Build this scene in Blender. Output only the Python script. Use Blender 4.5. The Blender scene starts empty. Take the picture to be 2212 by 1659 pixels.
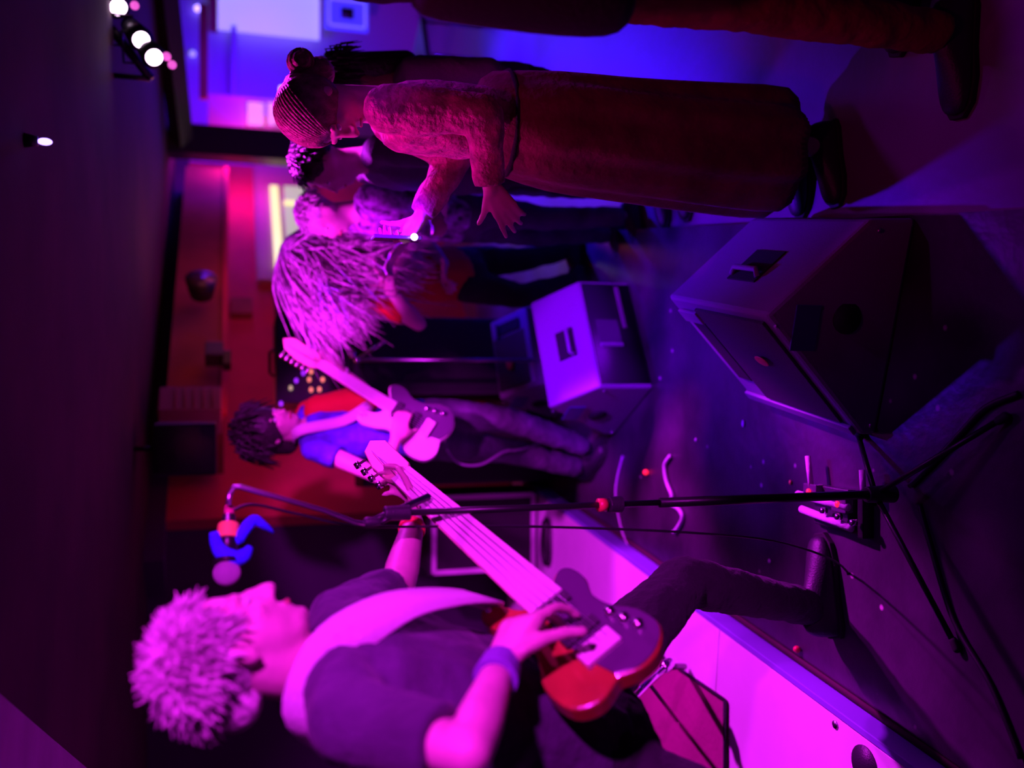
import bpy, math, random
from mathutils import Vector, Matrix
random.seed(7)
V = Vector
C = bpy.context.scene.collection

# ------------------------------------------------------------------ camera
F_PX, W_PX, H_PX = 2000.0, 2212.0, 1659.0
TILT = math.radians(16.9)
CAM = V((0, 0, 1.82))
FW = V((0, math.cos(TILT), -math.sin(TILT)))      # viewing direction
UPV = V((0, math.sin(TILT), math.cos(TILT)))      # up of the upright picture
cam_data = bpy.data.cameras.new('camera')
cam = bpy.data.objects.new('camera', cam_data)
C.objects.link(cam)
bpy.context.scene.camera = cam
cam_data.sensor_fit = 'HORIZONTAL'
cam_data.sensor_width = 36.0
cam_data.lens = 36.0 * F_PX / W_PX
cam_data.clip_start = 0.05
# the phone was held on its side: picture right = down, picture up = right
xa, ya, za = -UPV, V((1, 0, 0)), -FW
cam.matrix_world = Matrix(((xa.x, ya.x, za.x, CAM.x), (xa.y, ya.y, za.y, CAM.y), (xa.z, ya.z, za.z, CAM.z), (0, 0, 0, 1)))
cam_data.dof.use_dof = True
cam_data.dof.focus_distance = 2.6
cam_data.dof.aperture_fstop = (cam_data.lens / 1000.0) / 0.027


def at(x, y, Y):
    """photograph pixel + distance into the room -> world point"""
    u = (H_PX - y - H_PX / 2) / F_PX
    v = (W_PX / 2 - x) / F_PX
    d = FW + UPV * v + V((1, 0, 0)) * u
    return CAM + d * (Y / d.y)


def G(x, y, z=0.0):
    """photograph pixel + height -> world point"""
    u = (H_PX - y - H_PX / 2) / F_PX
    v = (W_PX / 2 - x) / F_PX
    d = FW + UPV * v + V((1, 0, 0)) * u
    return CAM + d * ((z - CAM.z) / d.z)


# ------------------------------------------------------------------ world, exposure
sc = bpy.context.scene
sc.view_settings.view_transform = 'Standard'
sc.view_settings.look = 'None'
sc.view_settings.gamma = 1.0
sc.view_settings.exposure = 0.0
w = bpy.data.worlds.new('night'); sc.world = w
w.use_nodes = True
w.node_tree.nodes['Background'].inputs[0].default_value = (0.13, 0.0, 0.66, 1)
w.node_tree.nodes['Background'].inputs[1].default_value = 0.009

MAG = (0.80, 0.016, 1.0)
BLUE = (0.03, 0.0, 1.0)


def spot(name, loc, target, watt, color, deg=60, blend=0.5, size=0.05):
    d = bpy.data.lights.new(name, 'SPOT')
    d.energy = watt; d.color = color; d.spot_size = math.radians(deg); d.spot_blend = blend
    d.shadow_soft_size = size
    o = bpy.data.objects.new(name, d); C.objects.link(o)
    o.location = loc
    o.rotation_euler = (V(target) - V(loc)).to_track_quat('-Z', 'Y').to_euler()
    return o


def point(name, loc, watt, color, size=0.1):
    d = bpy.data.lights.new(name, 'POINT')
    d.energy = watt; d.color = color; d.shadow_soft_size = size
    o = bpy.data.objects.new(name, d); C.objects.link(o); o.location = loc
    return o


spot('stage_spot_key', (1.62, 3.85, 2.12), (-0.75, 1.95, 0.95), 260, MAG, 40, 0.3)
spot('front_spot_bassist', (0.75, 0.35, 2.2), (-0.50, 1.75, 1.50), 300, MAG, 42, 0.5)
spot('stage_spot_riser', (1.35, 3.9, 2.12), (-1.05, 3.0, 0.0), 900, MAG, 40, 0.4)
spot('stage_spot_guitar', (0.55, 2.55, 2.2), (-0.25, 4.4, 1.30), 260, MAG, 34, 0.5)
spot('stage_spot_crowd', (-0.5, 3.3, 2.2), (0.75, 4.5, 1.45), 330, MAG, 40, 0.6)
spot('stage_spot_woman', (0.12, 2.75, 2.2), (0.80, 2.6, 1.42), 58, (1.0, 0.01, 0.62), 50, 0.8)
spot('blue_floor_spot', (2.1, 6.0, 2.2), (1.85, 5.6, 0.0), 1150, BLUE, 88, 0.7)
spot('platform_fill', (0.2, 3.2, 2.25), (-0.95, 4.7, 0.1), 300, MAG, 34, 0.5)  # added to brighten the far platform, no lamp known there
spot('red_audience_fill', (0.25, 1.3, 2.2), (0.98, 2.35, 0.55), 13, (1.0, 0.006, 0.35), 60, 0.8)  # added fill that reddens the dress and the trousers at the edge
spot('violet_spot_monitor', (0.62, 2.2, 2.2), (0.15, 3.85, 0.30), 800, (0.25, 0.0, 1.0), 24, 0.7)
spot('blue_stage_strip_spot', (0.3, 4.3, 2.22), (0.34, 3.15, 0.0), 480, (0.10, 0.0, 1.0), 44, 0.9)
spot('violet_floor_wash', (0.6, 4.6, 2.2), (0.1, 2.6, 0.0), 22, (0.42, 0.0, 1.0), 85, 0.9)
spot('violet_audience_fill', (1.1, 1.85, 2.25), (0.75, 2.1, 0.0), 34, (0.45, 0.0, 1.0), 85, 0.9)  # added unseen light that lifts the audience floor and near monitor
spot('near_monitor_spot', (1.35, 2.9, 2.22), (0.42, 2.35, 0.2), 26, (0.55, 0.0, 1.0), 34, 0.8)
point('red_wall_lamp', (1.15, 6.6, 1.6), 5.5, (1.0, 0.08, 0.16), 0.3)
point('red_wall_lamp', (-0.1, 5.6, 1.6), 3.4, (1.0, 0.03, 0.12), 0.3)
point('amber_soffit_fill', (0.9, 6.0, 1.9), 2.5, (1.0, 0.16, 0.08), 0.3)
point('back_room_blue', (2.75, 8.5, 1.7), 90, (0.07, 0.0, 1.0), 0.3)
point('back_room_pink', (2.0, 8.4, 1.75), 14, (1.0, 0.02, 0.8), 0.15)
point('amber_soffit_fill', (-0.25, 5.1, 1.95), 0.9, (1.0, 0.10, 0.16), 0.2)  # added to brighten the pale wall unit, no lamp hangs here


# ------------------------------------------------------------------ materials
def mat(name, col, rough=0.6, metal=0.0, bump=0.0, bscale=60.0, var=0.0, vscale=6.0, emit=None, estr=0.0, spec=0.5, sheen=0.0, clear=0.0):
    m = bpy.data.materials.new(name); m.use_nodes = True
    nt = m.node_tree; b = nt.nodes['Principled BSDF']
    b.inputs['Base Color'].default_value = (*col, 1)
    b.inputs['Roughness'].default_value = rough
    b.inputs['Metallic'].default_value = metal
    b.inputs['Specular IOR Level'].default_value = spec
    b.inputs['Sheen Weight'].default_value = sheen
    b.inputs['Coat Weight'].default_value = clear
    tc = nt.nodes.new('ShaderNodeTexCoord')
    if var > 0:
        n = nt.nodes.new('ShaderNodeTexNoise'); n.inputs['Scale'].default_value = vscale; n.inputs['Detail'].default_value = 6
        r = nt.nodes.new('ShaderNodeValToRGB')
        r.color_ramp.elements[0].position = 0.35; r.color_ramp.elements[1].position = 0.68
        r.color_ramp.elements[0].color = (*[c * (1 - var) for c in col], 1)
        r.color_ramp.elements[1].color = (*[min(1, c * (1 + var)) for c in col], 1)
        nt.links.new(tc.outputs['Object'], n.inputs['Vector'])
        nt.links.new(n.outputs['Fac'], r.inputs['Fac'])
        nt.links.new(r.outputs['Color'], b.inputs['Base Color'])
    if bump > 0:
        n2 = nt.nodes.new('ShaderNodeTexNoise'); n2.inputs['Scale'].default_value = bscale; n2.inputs['Detail'].default_value = 4
        bp = nt.nodes.new('ShaderNodeBump'); bp.inputs['Strength'].default_value = bump; bp.inputs['Distance'].default_value = 0.01
        nt.links.new(tc.outputs['Object'], n2.inputs['Vector'])
        nt.links.new(n2.outputs['Fac'], bp.inputs['Height'])
        nt.links.new(bp.outputs['Normal'], b.inputs['Normal'])
    if emit:
        b.inputs['Emission Color'].default_value = (*emit, 1)
        b.inputs['Emission Strength'].default_value = estr
    return m


M = dict(
    skin=mat('skin', (0.64, 0.40, 0.40), 0.5, var=0.08, vscale=20),
    skin_dark=mat('skin_deep', (0.30, 0.15, 0.11), 0.5),
    white_paint=mat('white_painted_board', (0.78, 0.74, 0.76), 0.5, var=0.06, vscale=3),
    black_cloth=mat('black_cloth', (0.018, 0.014, 0.022), 0.9, bump=0.4, bscale=90, sheen=0.04),
    grey_shirt=mat('charcoal_cotton', (0.07, 0.04, 0.10), 0.9, bump=0.4, bscale=70, var=0.3, vscale=5, sheen=0.1),
    denim=mat('dark_denim', (0.09, 0.06, 0.13), 0.8, bump=0.5, bscale=50, var=0.4, vscale=8),
    black_plastic=mat('black_plastic', (0.025, 0.02, 0.03), 0.45, bump=0.2, bscale=200),
    black_carpet=mat('black_tolex', (0.03, 0.022, 0.035), 0.6, bump=0.5, bscale=300),
    grey_plastic=mat('grey_painted_cabinet', (0.26, 0.20, 0.32), 0.55, bump=0.2, bscale=250),
    grille=mat('black_steel_grille', (0.05, 0.035, 0.05), 0.5, 0.3, bump=0.8, bscale=400),
    chrome=mat('chrome', (0.9, 0.9, 0.92), 0.16, 1.0),
    steel=mat('dull_steel', (0.5, 0.48, 0.55), 0.35, 1.0),
    black_metal=mat('black_metal', (0.02, 0.02, 0.022), 0.35, 0.4),
    rubber=mat('rubber', (0.015, 0.015, 0.015), 0.8),
    maple=mat('maple_wood', (0.75, 0.55, 0.38), 0.4, var=0.1, vscale=12, clear=0.3),
    orange_wood=mat('amber_lacquered_wood', (0.42, 0.10, 0.03), 0.3, var=0.3, vscale=6, clear=0.5),
    dark_lacquer=mat('dark_lacquer', (0.10, 0.05, 0.12), 0.22, clear=0.5),
    cream=mat('cream_lacquer', (0.80, 0.72, 0.70), 0.3, clear=0.4),
    white_web=mat('white_webbing', (0.72, 0.66, 0.70), 0.8, bump=0.3, bscale=150),
    grey_hair=mat('grey_hair', (0.56, 0.50, 0.50), 0.75, bump=0.8, bscale=60, var=0.35, vscale=30),
    dark_hair=mat('dark_hair', (0.02, 0.014, 0.014), 0.5, bump=0.8, bscale=60),
    brown_hair=mat('brown_hair', (0.30, 0.12, 0.17), 0.5, bump=0.8, bscale=70, var=0.4, vscale=40),
    red_dress=mat('red_woven_dress', (0.17, 0.012, 0.045), 0.8, bump=0.6, bscale=40, var=0.35, vscale=9, sheen=0.2),
    red_sleeve=mat('red_crochet', (0.50, 0.04, 0.24), 0.75, bump=1.0, bscale=60, var=0.5, vscale=22, sheen=0.2),
    red_shirt=mat('red_cotton', (0.62, 0.02, 0.02), 0.8, bump=0.4),
    blue_shirt=mat('blue_shirt', (0.09, 0.03, 0.62), 0.8, bump=0.4, var=0.35, vscale=14),
    brown_cloth=mat('red_brown_cloth', (0.26, 0.03, 0.03), 0.9, bump=0.4, var=0.3, vscale=4),
    dull_violet=mat('dull_violet_cloth', (0.16, 0.07, 0.16), 0.85, bump=0.4),
    white_cloth=mat('pale_cloth', (0.7, 0.6, 0.72), 0.85, bump=0.3),
    patterned=mat('patterned_cloth', (0.42, 0.12, 0.60), 0.8, bump=0.4, var=0.85, vscale=22),
    concrete=mat('concrete_floor', (0.16, 0.09, 0.17), 0.38, bump=0.12, bscale=25, var=0.25, vscale=1.2),
    red_paint=mat('red_plaster', (0.66, 0.05, 0.09), 0.8, var=0.12, vscale=3),
    brown_paint=mat('brown_painted_boxing', (0.36, 0.10, 0.06), 0.8, var=0.2, vscale=3),
    dark_wall=mat('dark_painted_wall', (0.07, 0.02, 0.09), 0.85, bump=0.1, bscale=20, var=0.15, vscale=1),
    ceiling=mat('dark_ceiling', (0.05, 0.02, 0.02), 0.9, bump=0.4, bscale=3, var=0.35, vscale=1.6),
    blue_wall=mat('pale_back_room_wall', (0.45, 0.40, 0.60), 0.8),
    light_panel=mat('pale_ceiling_panel', (0.5, 0.35, 0.5), 0.8, var=0.1),
    cable=mat('black_cable', (0.012, 0.012, 0.014), 0.5),
    pale_cable=mat('pale_cable', (0.6, 0.5, 0.7), 0.4),
    blue_cloth=mat('bright_blue_fleece', (0.03, 0.03, 0.95), 0.9, bump=0.6, bscale=120),
    yellow=mat('yellow_tape', (0.9, 0.72, 0.12), 0.6),
    red_plastic=mat('red_plastic', (0.8, 0.04, 0.08), 0.4),
    red_mat=mat('dark_red_matting', (0.36, 0.02, 0.16), 0.85, bump=0.3, var=0.08, vscale=5),
    eye=mat('eye_white', (0.7, 0.7, 0.7), 0.2),
    lip=mat('lips', (0.45, 0.12, 0.12), 0.5),
    led=mat('led_lens', (0.9, 0.6, 0.9), 0.2, emit=(1.0, 0.62, 1.0), estr=9.0),
    led_dim=mat('led_lens_dim', (0.9, 0.3, 0.7), 0.2, emit=(1.0, 0.12, 0.75), estr=0.9),
    led_blue=mat('small_blue_lamp', (0.3, 0.3, 1.0), 0.2, emit=(0.30, 0.18, 1.0), estr=5.0),
    led_red=mat('red_indicator', (1.0, 0.02, 0.05), 0.2, emit=(1.0, 0.01, 0.05), estr=1.6),
    led_amber=mat('amber_indicator', (1.0, 0.4, 0.2), 0.2, emit=(1.0, 0.24, 0.16), estr=1.1),
    led_yellow=mat('yellow_green_indicator', (0.8, 0.8, 0.4), 0.2, emit=(0.55, 0.5, 0.22), estr=0.8),
    led_violet=mat('violet_indicator', (0.5, 0.1, 1.0), 0.2, emit=(0.35, 0.02, 1.0), estr=1.2),
    lit_glass=mat('lit_window_glass', (0.25, 0.25, 0.12), 0.3, emit=(1.0, 0.92, 0.34), estr=1.1),
    lit_glass_dim=mat('lit_window_glass_dim', (0.2, 0.2, 0.15), 0.3, emit=(0.50, 0.48, 0.34), estr=0.9),
    screen=mat('lit_projection_screen', (0.8, 0.8, 0.9), 0.6, emit=(0.42, 0.36, 0.95), estr=0.85),
    poster_pink=mat('glowing_pink_notice', (0.9, 0.5, 0.9), 0.5, emit=(1.0, 0.32, 0.95), estr=0.75),  # notices are no lamps, the pink light on them is put in as glow
    box_blue=mat('glowing_blue_box', (0.1, 0.1, 0.9), 0.5, emit=(0.05, 0.03, 1.0), estr=0.9),  # blue box face, glow added to its colour
    window_frame=mat('pale_window_frame', (0.55, 0.30, 0.28), 0.6),
)


def stage_material():
    m = bpy.data.materials.new('scuffed_black_stage_paint'); m.use_nodes = True
    nt = m.node_tree; b = nt.nodes['Principled BSDF']
    tc = nt.nodes.new('ShaderNodeTexCoord')
    n = nt.nodes.new('ShaderNodeTexNoise'); n.inputs['Scale'].default_value = 3.0; n.inputs['Detail'].default_value = 9
    r = nt.nodes.new('ShaderNodeValToRGB')
    r.color_ramp.elements[0].position = 0.35; r.color_ramp.elements[0].color = (0.022, 0.010, 0.026, 1)
    r.color_ramp.elements[1].position = 0.72; r.color_ramp.elements[1].color = (0.075, 0.04, 0.08, 1)
    # light scuffs and dust specks
    v = nt.nodes.new('ShaderNodeTexVoronoi'); v.inputs['Scale'].default_value = 7.0
    vr = nt.nodes.new('ShaderNodeValToRGB')
    vr.color_ramp.elements[0].position = 0.03; vr.color_ramp.elements[0].color = (1, 1, 1, 1)
    vr.color_ramp.elements[1].position = 0.075; vr.color_ramp.elements[1].color = (0, 0, 0, 1)
    mx = nt.nodes.new('ShaderNodeMix'); mx.data_type = 'RGBA'; mx.inputs[7].default_value = (0.5, 0.40, 0.42, 1)
    L = nt.links.new
    L(tc.outputs['Object'], n.inputs['Vector']); L(tc.outputs['Object'], v.inputs['Vector'])
    L(n.outputs['Fac'], r.inputs['Fac']); L(v.outputs['Distance'], vr.inputs['Fac'])
    L(vr.outputs['Color'], mx.inputs[0]); L(r.outputs['Color'], mx.inputs[6]); L(mx.outputs[2], b.inputs['Base Color'])
    bp = nt.nodes.new('ShaderNodeBump'); bp.inputs['Strength'].default_value = 0.25; bp.inputs['Distance'].default_value = 0.01
    n3 = nt.nodes.new('ShaderNodeTexNoise'); n3.inputs['Scale'].default_value = 18; n3.inputs['Detail'].default_value = 5
    L(tc.outputs['Object'], n3.inputs['Vector']); L(n3.outputs['Fac'], bp.inputs['Height']); L(bp.outputs['Normal'], b.inputs['Normal'])
    b.inputs['Roughness'].default_value = 0.34
    return m


M['stage'] = stage_material()


# ------------------------------------------------------------------ mesh building
def frame_of(d, hint=V((0, 0, 1))):
    d = d.normalized()
    if abs(d.dot(hint)) > 0.98:
        hint = V((1, 0, 0))
    a = hint.cross(d).normalized()
    return a, d.cross(a).normalized(), d


class MB:
    def __init__(s):
        s.v, s.f = [], []

    def add(s, vs, fs):
        o = len(s.v); s.v += [V(p) for p in vs]; s.f += [tuple(i + o for i in f) for f in fs]
        return s

    def box(s, c, size, ax=None):
        c = V(c); ax = ax or (V((1, 0, 0)), V((0, 1, 0)), V((0, 0, 1)))
        hx, hy, hz = [k / 2 for k in size]
        vs = [c + ax[0] * (i * hx) + ax[1] * (j * hy) + ax[2] * (k * hz) for i in (-1, 1) for j in (-1, 1) for k in (-1, 1)]
        return s.add(vs, [(0, 1, 3, 2), (4, 6, 7, 5), (0, 4, 5, 1), (2, 3, 7, 6), (0, 2, 6, 4), (1, 5, 7, 3)])

    def loft(s, rings, caps=True):
        n = len(rings[0]); vs = [p for r in rings for p in r]; fs = []
        for i in range(len(rings) - 1):
            for j in range(n):
                k = (j + 1) % n
                fs.append((i * n + j, i * n + k, (i + 1) * n + k, (i + 1) * n + j))
        if caps:
            fs.append(tuple(range(n))[::-1]); fs.append(tuple((len(rings) - 1) * n + j for j in range(n)))
        return s.add(vs, fs)

    def ering(s, c, a, b, ra, rb, n=20):
        return [V(c) + a * (math.cos(2 * math.pi * k / n) * ra) + b * (math.sin(2 * math.pi * k / n) * rb) for k in range(n)]

    def tube(s, pts, r, n=10):
        pts = [V(p) for p in pts]; rs = r if isinstance(r, (list, tuple)) else [r] * len(pts)
        rings = []; pa = None
        for i, p in enumerate(pts):
            d = (pts[min(i + 1, len(pts) - 1)] - pts[max(i - 1, 0)])
            if pa is None:
                a, b, d = frame_of(d)
            else:
                d = d.normalized(); a = (pa - d * pa.dot(d)).normalized(); b = d.cross(a)
            pa = a
            rings.append(s.ering(p, a, b, rs[i], rs[i], n))
        return s.loft(rings)

    def cap(s, p0, p1, r0, r1, n=14, m=5):
        p0, p1 = V(p0), V(p1)
        if (p1 - p0).length < 1e-6:
            p1 = p0 + V((0, 0, 1e-4))
        a, b, d = frame_of(p1 - p0); rings = []
        for i in range(m + 1):
            t = math.pi / 2 * (i / m)
            rings.append(s.ering(p0 - d * r0 * math.cos(t), a, b, r0 * max(math.sin(t), 0.02), r0 * max(math.sin(t), 0.02), n))
        for i in range(m + 1):
            t = math.pi / 2 * (1 - i / m)
            rings.append(s.ering(p1 + d * r1 * math.cos(t), a, b, r1 * max(math.sin(t), 0.02), r1 * max(math.sin(t), 0.02), n))
        return s.loft(rings)

    def frus(s, p0, p1, r0, r1, n=20):
        a, b, d = frame_of(V(p1) - V(p0))
        return s.loft([s.ering(p0, a, b, r0, r0, n), s.ering(p1, a, b, r1, r1, n)])

    def ell(s, c, r, ax=None, n=18, m=10):
        ax = ax or (V((1, 0, 0)), V((0, 1, 0)), V((0, 0, 1)))
        rings = []
        for i in range(m + 1):
            t = -math.pi / 2 + math.pi * i / m
            q = max(math.cos(t), 0.02)
            rings.append(s.ering(V(c) + ax[2] * (r[2] * math.sin(t)), ax[0], ax[1], r[0] * q, r[1] * q, n))
        return s.loft(rings)

    def prism(s, poly, vec):
        vec = V(vec)
        return s.loft([[V(p) for p in poly], [V(p) + vec for p in poly]])

    def build(s, name, m, parent=None, origin=None, bevel=0.0, remesh=0.0, smooth=0.0, disp=0.0, dscale=0.1, shade=True, subd=0):
        if parent is not None:
            o0 = ORG[parent]
        else:
            if origin is None:
                xs = [p.x for p in s.v]; ys = [p.y for p in s.v]; zs = [p.z for p in s.v]
                origin = V(((min(xs) + max(xs)) / 2, (min(ys) + max(ys)) / 2, min(zs)))
            o0 = V(origin)
        me = bpy.data.meshes.new(name)
        me.from_pydata([tuple(p - o0) for p in s.v], [], s.f)
        me.validate(); me.update()
        import bmesh
        bm = bmesh.new(); bm.from_mesh(me); bmesh.ops.recalc_face_normals(bm, faces=bm.faces); bm.to_mesh(me); bm.free()
        o = bpy.data.objects.new(name, me); C.objects.link(o)
        if parent is not None:
            o.parent = parent
        else:
            o.location = o0
        ORG[o] = o0
        me.materials.append(m)
        if remesh:
            r = o.modifiers.new('remesh', 'REMESH'); r.mode = 'VOXEL'; r.voxel_size = remesh; r.use_smooth_shade = True
            if smooth:
                k = o.modifiers.new('smooth', 'SMOOTH'); k.factor = 0.5; k.iterations = int(smooth)
        if subd:
            k = o.modifiers.new('sub', 'SUBSURF'); k.levels = subd; k.render_levels = subd
        if disp:
            t = bpy.data.textures.new(name, 'CLOUDS'); t.noise_scale = dscale
            k = o.modifiers.new('folds', 'DISPLACE'); k.texture = t; k.strength = disp; k.mid_level = 0.5; k.texture_coords = 'LOCAL'
        if bevel:
            k = o.modifiers.new('bevel', 'BEVEL'); k.width = bevel; k.segments = 2; k.limit_method = 'ANGLE'
        if shade:
            for p in me.polygons:
                p.use_smooth = True
            if not remesh:
                me.polygons.foreach_set('use_smooth', [len(p.vertices) == 4 and not bevel for p in me.polygons]) if False else None
        if bevel or not shade:
            for p in me.polygons:
                p.use_smooth = False
        return o


ORG = {}


def thing(name, loc, label, cat, group=None):
    o = bpy.data.objects.new(name, None); C.objects.link(o)
    o.empty_display_size = 0.05
    o.location = V(loc); ORG[o] = V(loc)
    o['label'] = label; o['category'] = cat
    if group:
        o['group'] = group
    return o


def tag(o, label, cat, group=None):
    o['label'] = label; o['category'] = cat
    if group:
        o['group'] = group
    return o


def struct(o):
    o['kind'] = 'structure'
    return o


def ribbon(mb, pts, nrm, width, thick=0.004):
    rings = []
    for i, p in enumerate(pts):
        d = (V(pts[min(i + 1, len(pts) - 1)]) - V(pts[max(i - 1, 0)])).normalized()
        nn = V(nrm[i] if isinstance(nrm, list) else nrm); nn = (nn - d * nn.dot(d)).normalized()
        a = d.cross(nn)
        p = V(p)
        rings.append([p + a * width / 2 + nn * thick / 2, p - a * width / 2 + nn * thick / 2, p - a * width / 2 - nn * thick / 2, p + a * width / 2 - nn * thick / 2])
    mb.loft(rings)
    return mb


def smooth_path(pts, k=6):
    pts = [V(p) for p in pts]; out = []
    for i in range(len(pts) - 1):
        p0 = pts[max(i - 1, 0)]; p1 = pts[i]; p2 = pts[i + 1]; p3 = pts[min(i + 2, len(pts) - 1)]
        for j in range(k):
            t = j / k
            out.append(0.5 * ((2 * p1) + (p2 - p0) * t + (2 * p0 - 5 * p1 + 4 * p2 - p3) * t * t + (3 * p1 - p0 - 3 * p2 + p3) * t ** 3))
    out.append(pts[-1])
    return out


# ================================================================== SETTING
ZF = -0.05          # the audience floor lies a little below the stage boards
ZC = 2.30
struct(MB().box((0.5, 5, ZF - 0.05), (10, 12, 0.1)).build('floor', M['concrete'], shade=False))
e0 = G(1860, 470); e1 = G(2212, 452)
sd = (e0 - e1); sd.z = 0; sd.normalize()                      # stage edge runs away from us
q0 = e0 - sd * 3.2; q1 = e0 + sd * 4.6
o = MB().prism([V((-4.4, q0.y, ZF)), V((q0.x, q0.y, ZF)), V((q1.x, q1.y, ZF)), V((-4.4, q1.y, ZF))], (0, 0, -ZF)).build('stage_floor', M['stage'], shade=False)
struct(o)
struct(MB().box((0.5, 5, ZC + 0.05), (10, 12, 0.1)).build('ceiling', M['ceiling'], shade=False))
# white low platform at the left with grey edging
r0 = G(2050, 1659); r1 = G(1380, 1190)
rd = (r1 - r0); rd.z = 0; rd.normalize(); rn = V((-rd.y, rd.x, 0))
HR = 0.085
ra, rb = r0 - rd * 1.6, r0 + rd * 3.72
plat = thing('low_platform', (ra + rb) / 2 + rn * 0.9, 'low white wooden platform along the left of the stage with a grey fascia', 'platform')
pk = MB(); npan = 4
for i in range(npan):
    s0 = ra + (rb - ra) * (i / npan); s1 = ra + (rb - ra) * ((i + 1) / npan) - rd * 0.004
    for j in range(3):
        t0 = rn * (0.025 + j * 0.72); t1 = rn * (0.025 + (j + 1) * 0.72 - 0.004)
        pk.prism([s0 + t0, s1 + t0, s1 + t1, s0 + t1], (0, 0, HR))
pk.build('deck', M['white_paint'], plat, bevel=0.002)
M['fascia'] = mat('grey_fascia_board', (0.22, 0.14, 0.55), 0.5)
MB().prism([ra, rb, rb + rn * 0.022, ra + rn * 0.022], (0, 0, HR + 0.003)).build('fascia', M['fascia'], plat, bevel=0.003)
MB().prism([ra - rn * 0.022, rb - rn * 0.022, rb, ra], (0, 0, 0.008)).build('base_strip', mat('dark_base_strip', (0.05, 0.012, 0.02), 0.8), plat)
kn = MB(); kp = G(1805, 1565, HR); kn.frus(kp, kp + V((0, 0, 0.004)), 0.012, 0.012); kn.build('bolt', M['steel'], plat)
kp = G(1868, 1652, HR); MB().frus(kp, kp + V((0, 0, 0.004)), 0.055, 0.055, 28).build('hole_cover', M['black_plastic'], plat)

# slanting back wall with boxed-in soffit
def slab(p0, p1, z0, z1, thick, name, m, **k):
    p0 = V((p0[0], p0[1], 0)); p1 = V((p1[0], p1[1], 0)); d = (p1 - p0).normalized(); n = V((-d.y, d.x, 0))
    return MB().prism([p0 + V((0, 0, z0)), p1 + V((0, 0, z0)), p1 + n * thick + V((0, 0, z0)), p0 + n * thick + V((0, 0, z0))], (0, 0, z1 - z0)).build(name, m, shade=False, **k)


sL, sR = at(470, 1015, 5.75), at(490, 365, 8.5)
wdir = (sR - sL); wdir.z = 0; wdir.normalize(); wn = V((-wdir.y, wdir.x, 0))
wa = sL + wn * 0.32 - wdir * 0.1; wb = sR + wn * 0.32 + wdir * 0.68
wall_back = struct(slab(wa, wb, ZF, ZC, 0.15, 'wall_back', M['red_paint']))
s_mid = at(480, 910, 5.72)
struct(slab(s_mid, sR, 1.86, 2.19, 0.42, 'trim_1', M['brown_paint']))
struct(slab(s_mid + wdir * 0.05 - wn * 0.02, sR - wn * 0.02, 1.84, 1.875, 0.03, 'trim_2', M['red_paint']))
struct(slab(wa - wdir * 0.3 , wb - wn * 0.1, 2.19, ZC, 0.35, 'trim_3', M['dark_wall']))
struct(slab((-4.4, wa.y + 0.06), (wa.x + 0.05, wa.y + 0.06), ZF, ZC, 0.12, 'wall_left', M['dark_wall']))
struct(MB().box((-4.45, 2.5, 1.1), (0.1, 8, 2.5)).build('wall_side', M['dark_wall'], shade=False))
struct(MB().box((3.2, 9.6, 1.1), (4.6, 0.1, 2.5)).build('wall_far', M['blue_wall'], shade=False))
struct(MB().box((5.4, 5, 1.1), (0.1, 9.6, 2.5)).build('wall_right', M['dark_wall'], shade=False))
# dark post and header where the back room begins
pc0, pc1 = at(560, 345, 7.9), at(560, 283, 7.9)
struct(MB().box(((pc0.x + pc1.x) / 2, 7.95, 1.1), (pc1.x - pc0.x, 0.25, 2.5)).build('trim_4', M['black_plastic'], shade=False))
h0, h1 = at(392, 300, 7.8), at(352, -40, 6.4)
hd = (h1 - h0).normalized()
struct(MB().tube([h0, h0 + (h1 - h0) * 0.5, h1], 0.09, 4).build('trim_5', M['black_plastic'], shade=False))
# far corner of pale wall beside the post
c0, c1 = at(560, 282, 8.6), at(560, 212, 8.6)
struct(MB().box(((c0.x + c1.x) / 2, 8.65, 0.98), (abs(c1.x - c0.x), 0.1, 2.06)).build('wall_far_corner', M['window_frame'], shade=False))
bl0, bl1 = at(452, 215, 8.5), at(428, 10, 8.5)
struct(MB().box(((bl0 + bl1) / 2), (abs(bl1.x - bl0.x), 0.06, 0.07)).build('trim_6', M['brown_paint'], shade=False))

# pale panel on the ceiling, top left
cp = [G(0, 1528, ZC), G(165, 1659, ZC)]
dirp = (cp[1] - cp[0]).normalized()
far = cp[1] + dirp * 1.0; near = cp[0] - dirp * 1.0
lf = V((-dirp.y, dirp.x, 0)); lf = lf if lf.x < 0 else -lf
pn = MB().prism([near, far, far + lf * 0.9, near + lf * 0.9], (0, 0, -0.03)).build('ceiling_panel', M['light_panel'], bevel=0.004)
struct(pn)
spot('panel_bounce', (-0.6, 1.6, 1.9), tuple(cp[0] + lf * 0.3), 0.8, (0.6, 0.0, 0.8), 90, 0.8)

# ================================================================== FURNISHING OF THE BACK WALL
def on_wall(x, y, off=0.0):
    """photograph pixel -> point on the slanting back wall"""
    d = at(x, y, 1.0) - CAM
    base = wa - wn * off
    t = (base - CAM).dot(wn) / d.dot(wn)
    return CAM + d * t


def wall_box(x0, y0, x1, y1, thick, off=0.0):
    """box on the back wall between two pixels (upright: x = down, y = left)"""
    a = on_wall(x0, y0, off); b = on_wall(x1, y1, off); c = (a + b) / 2
    wd = abs((b - a).dot(wdir)); ht = abs(b.z - a.z)
    return MB().box(c - wn * (thick / 2), (wd, thick, ht), (wdir, wn, V((0, 0, 1))))


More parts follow.
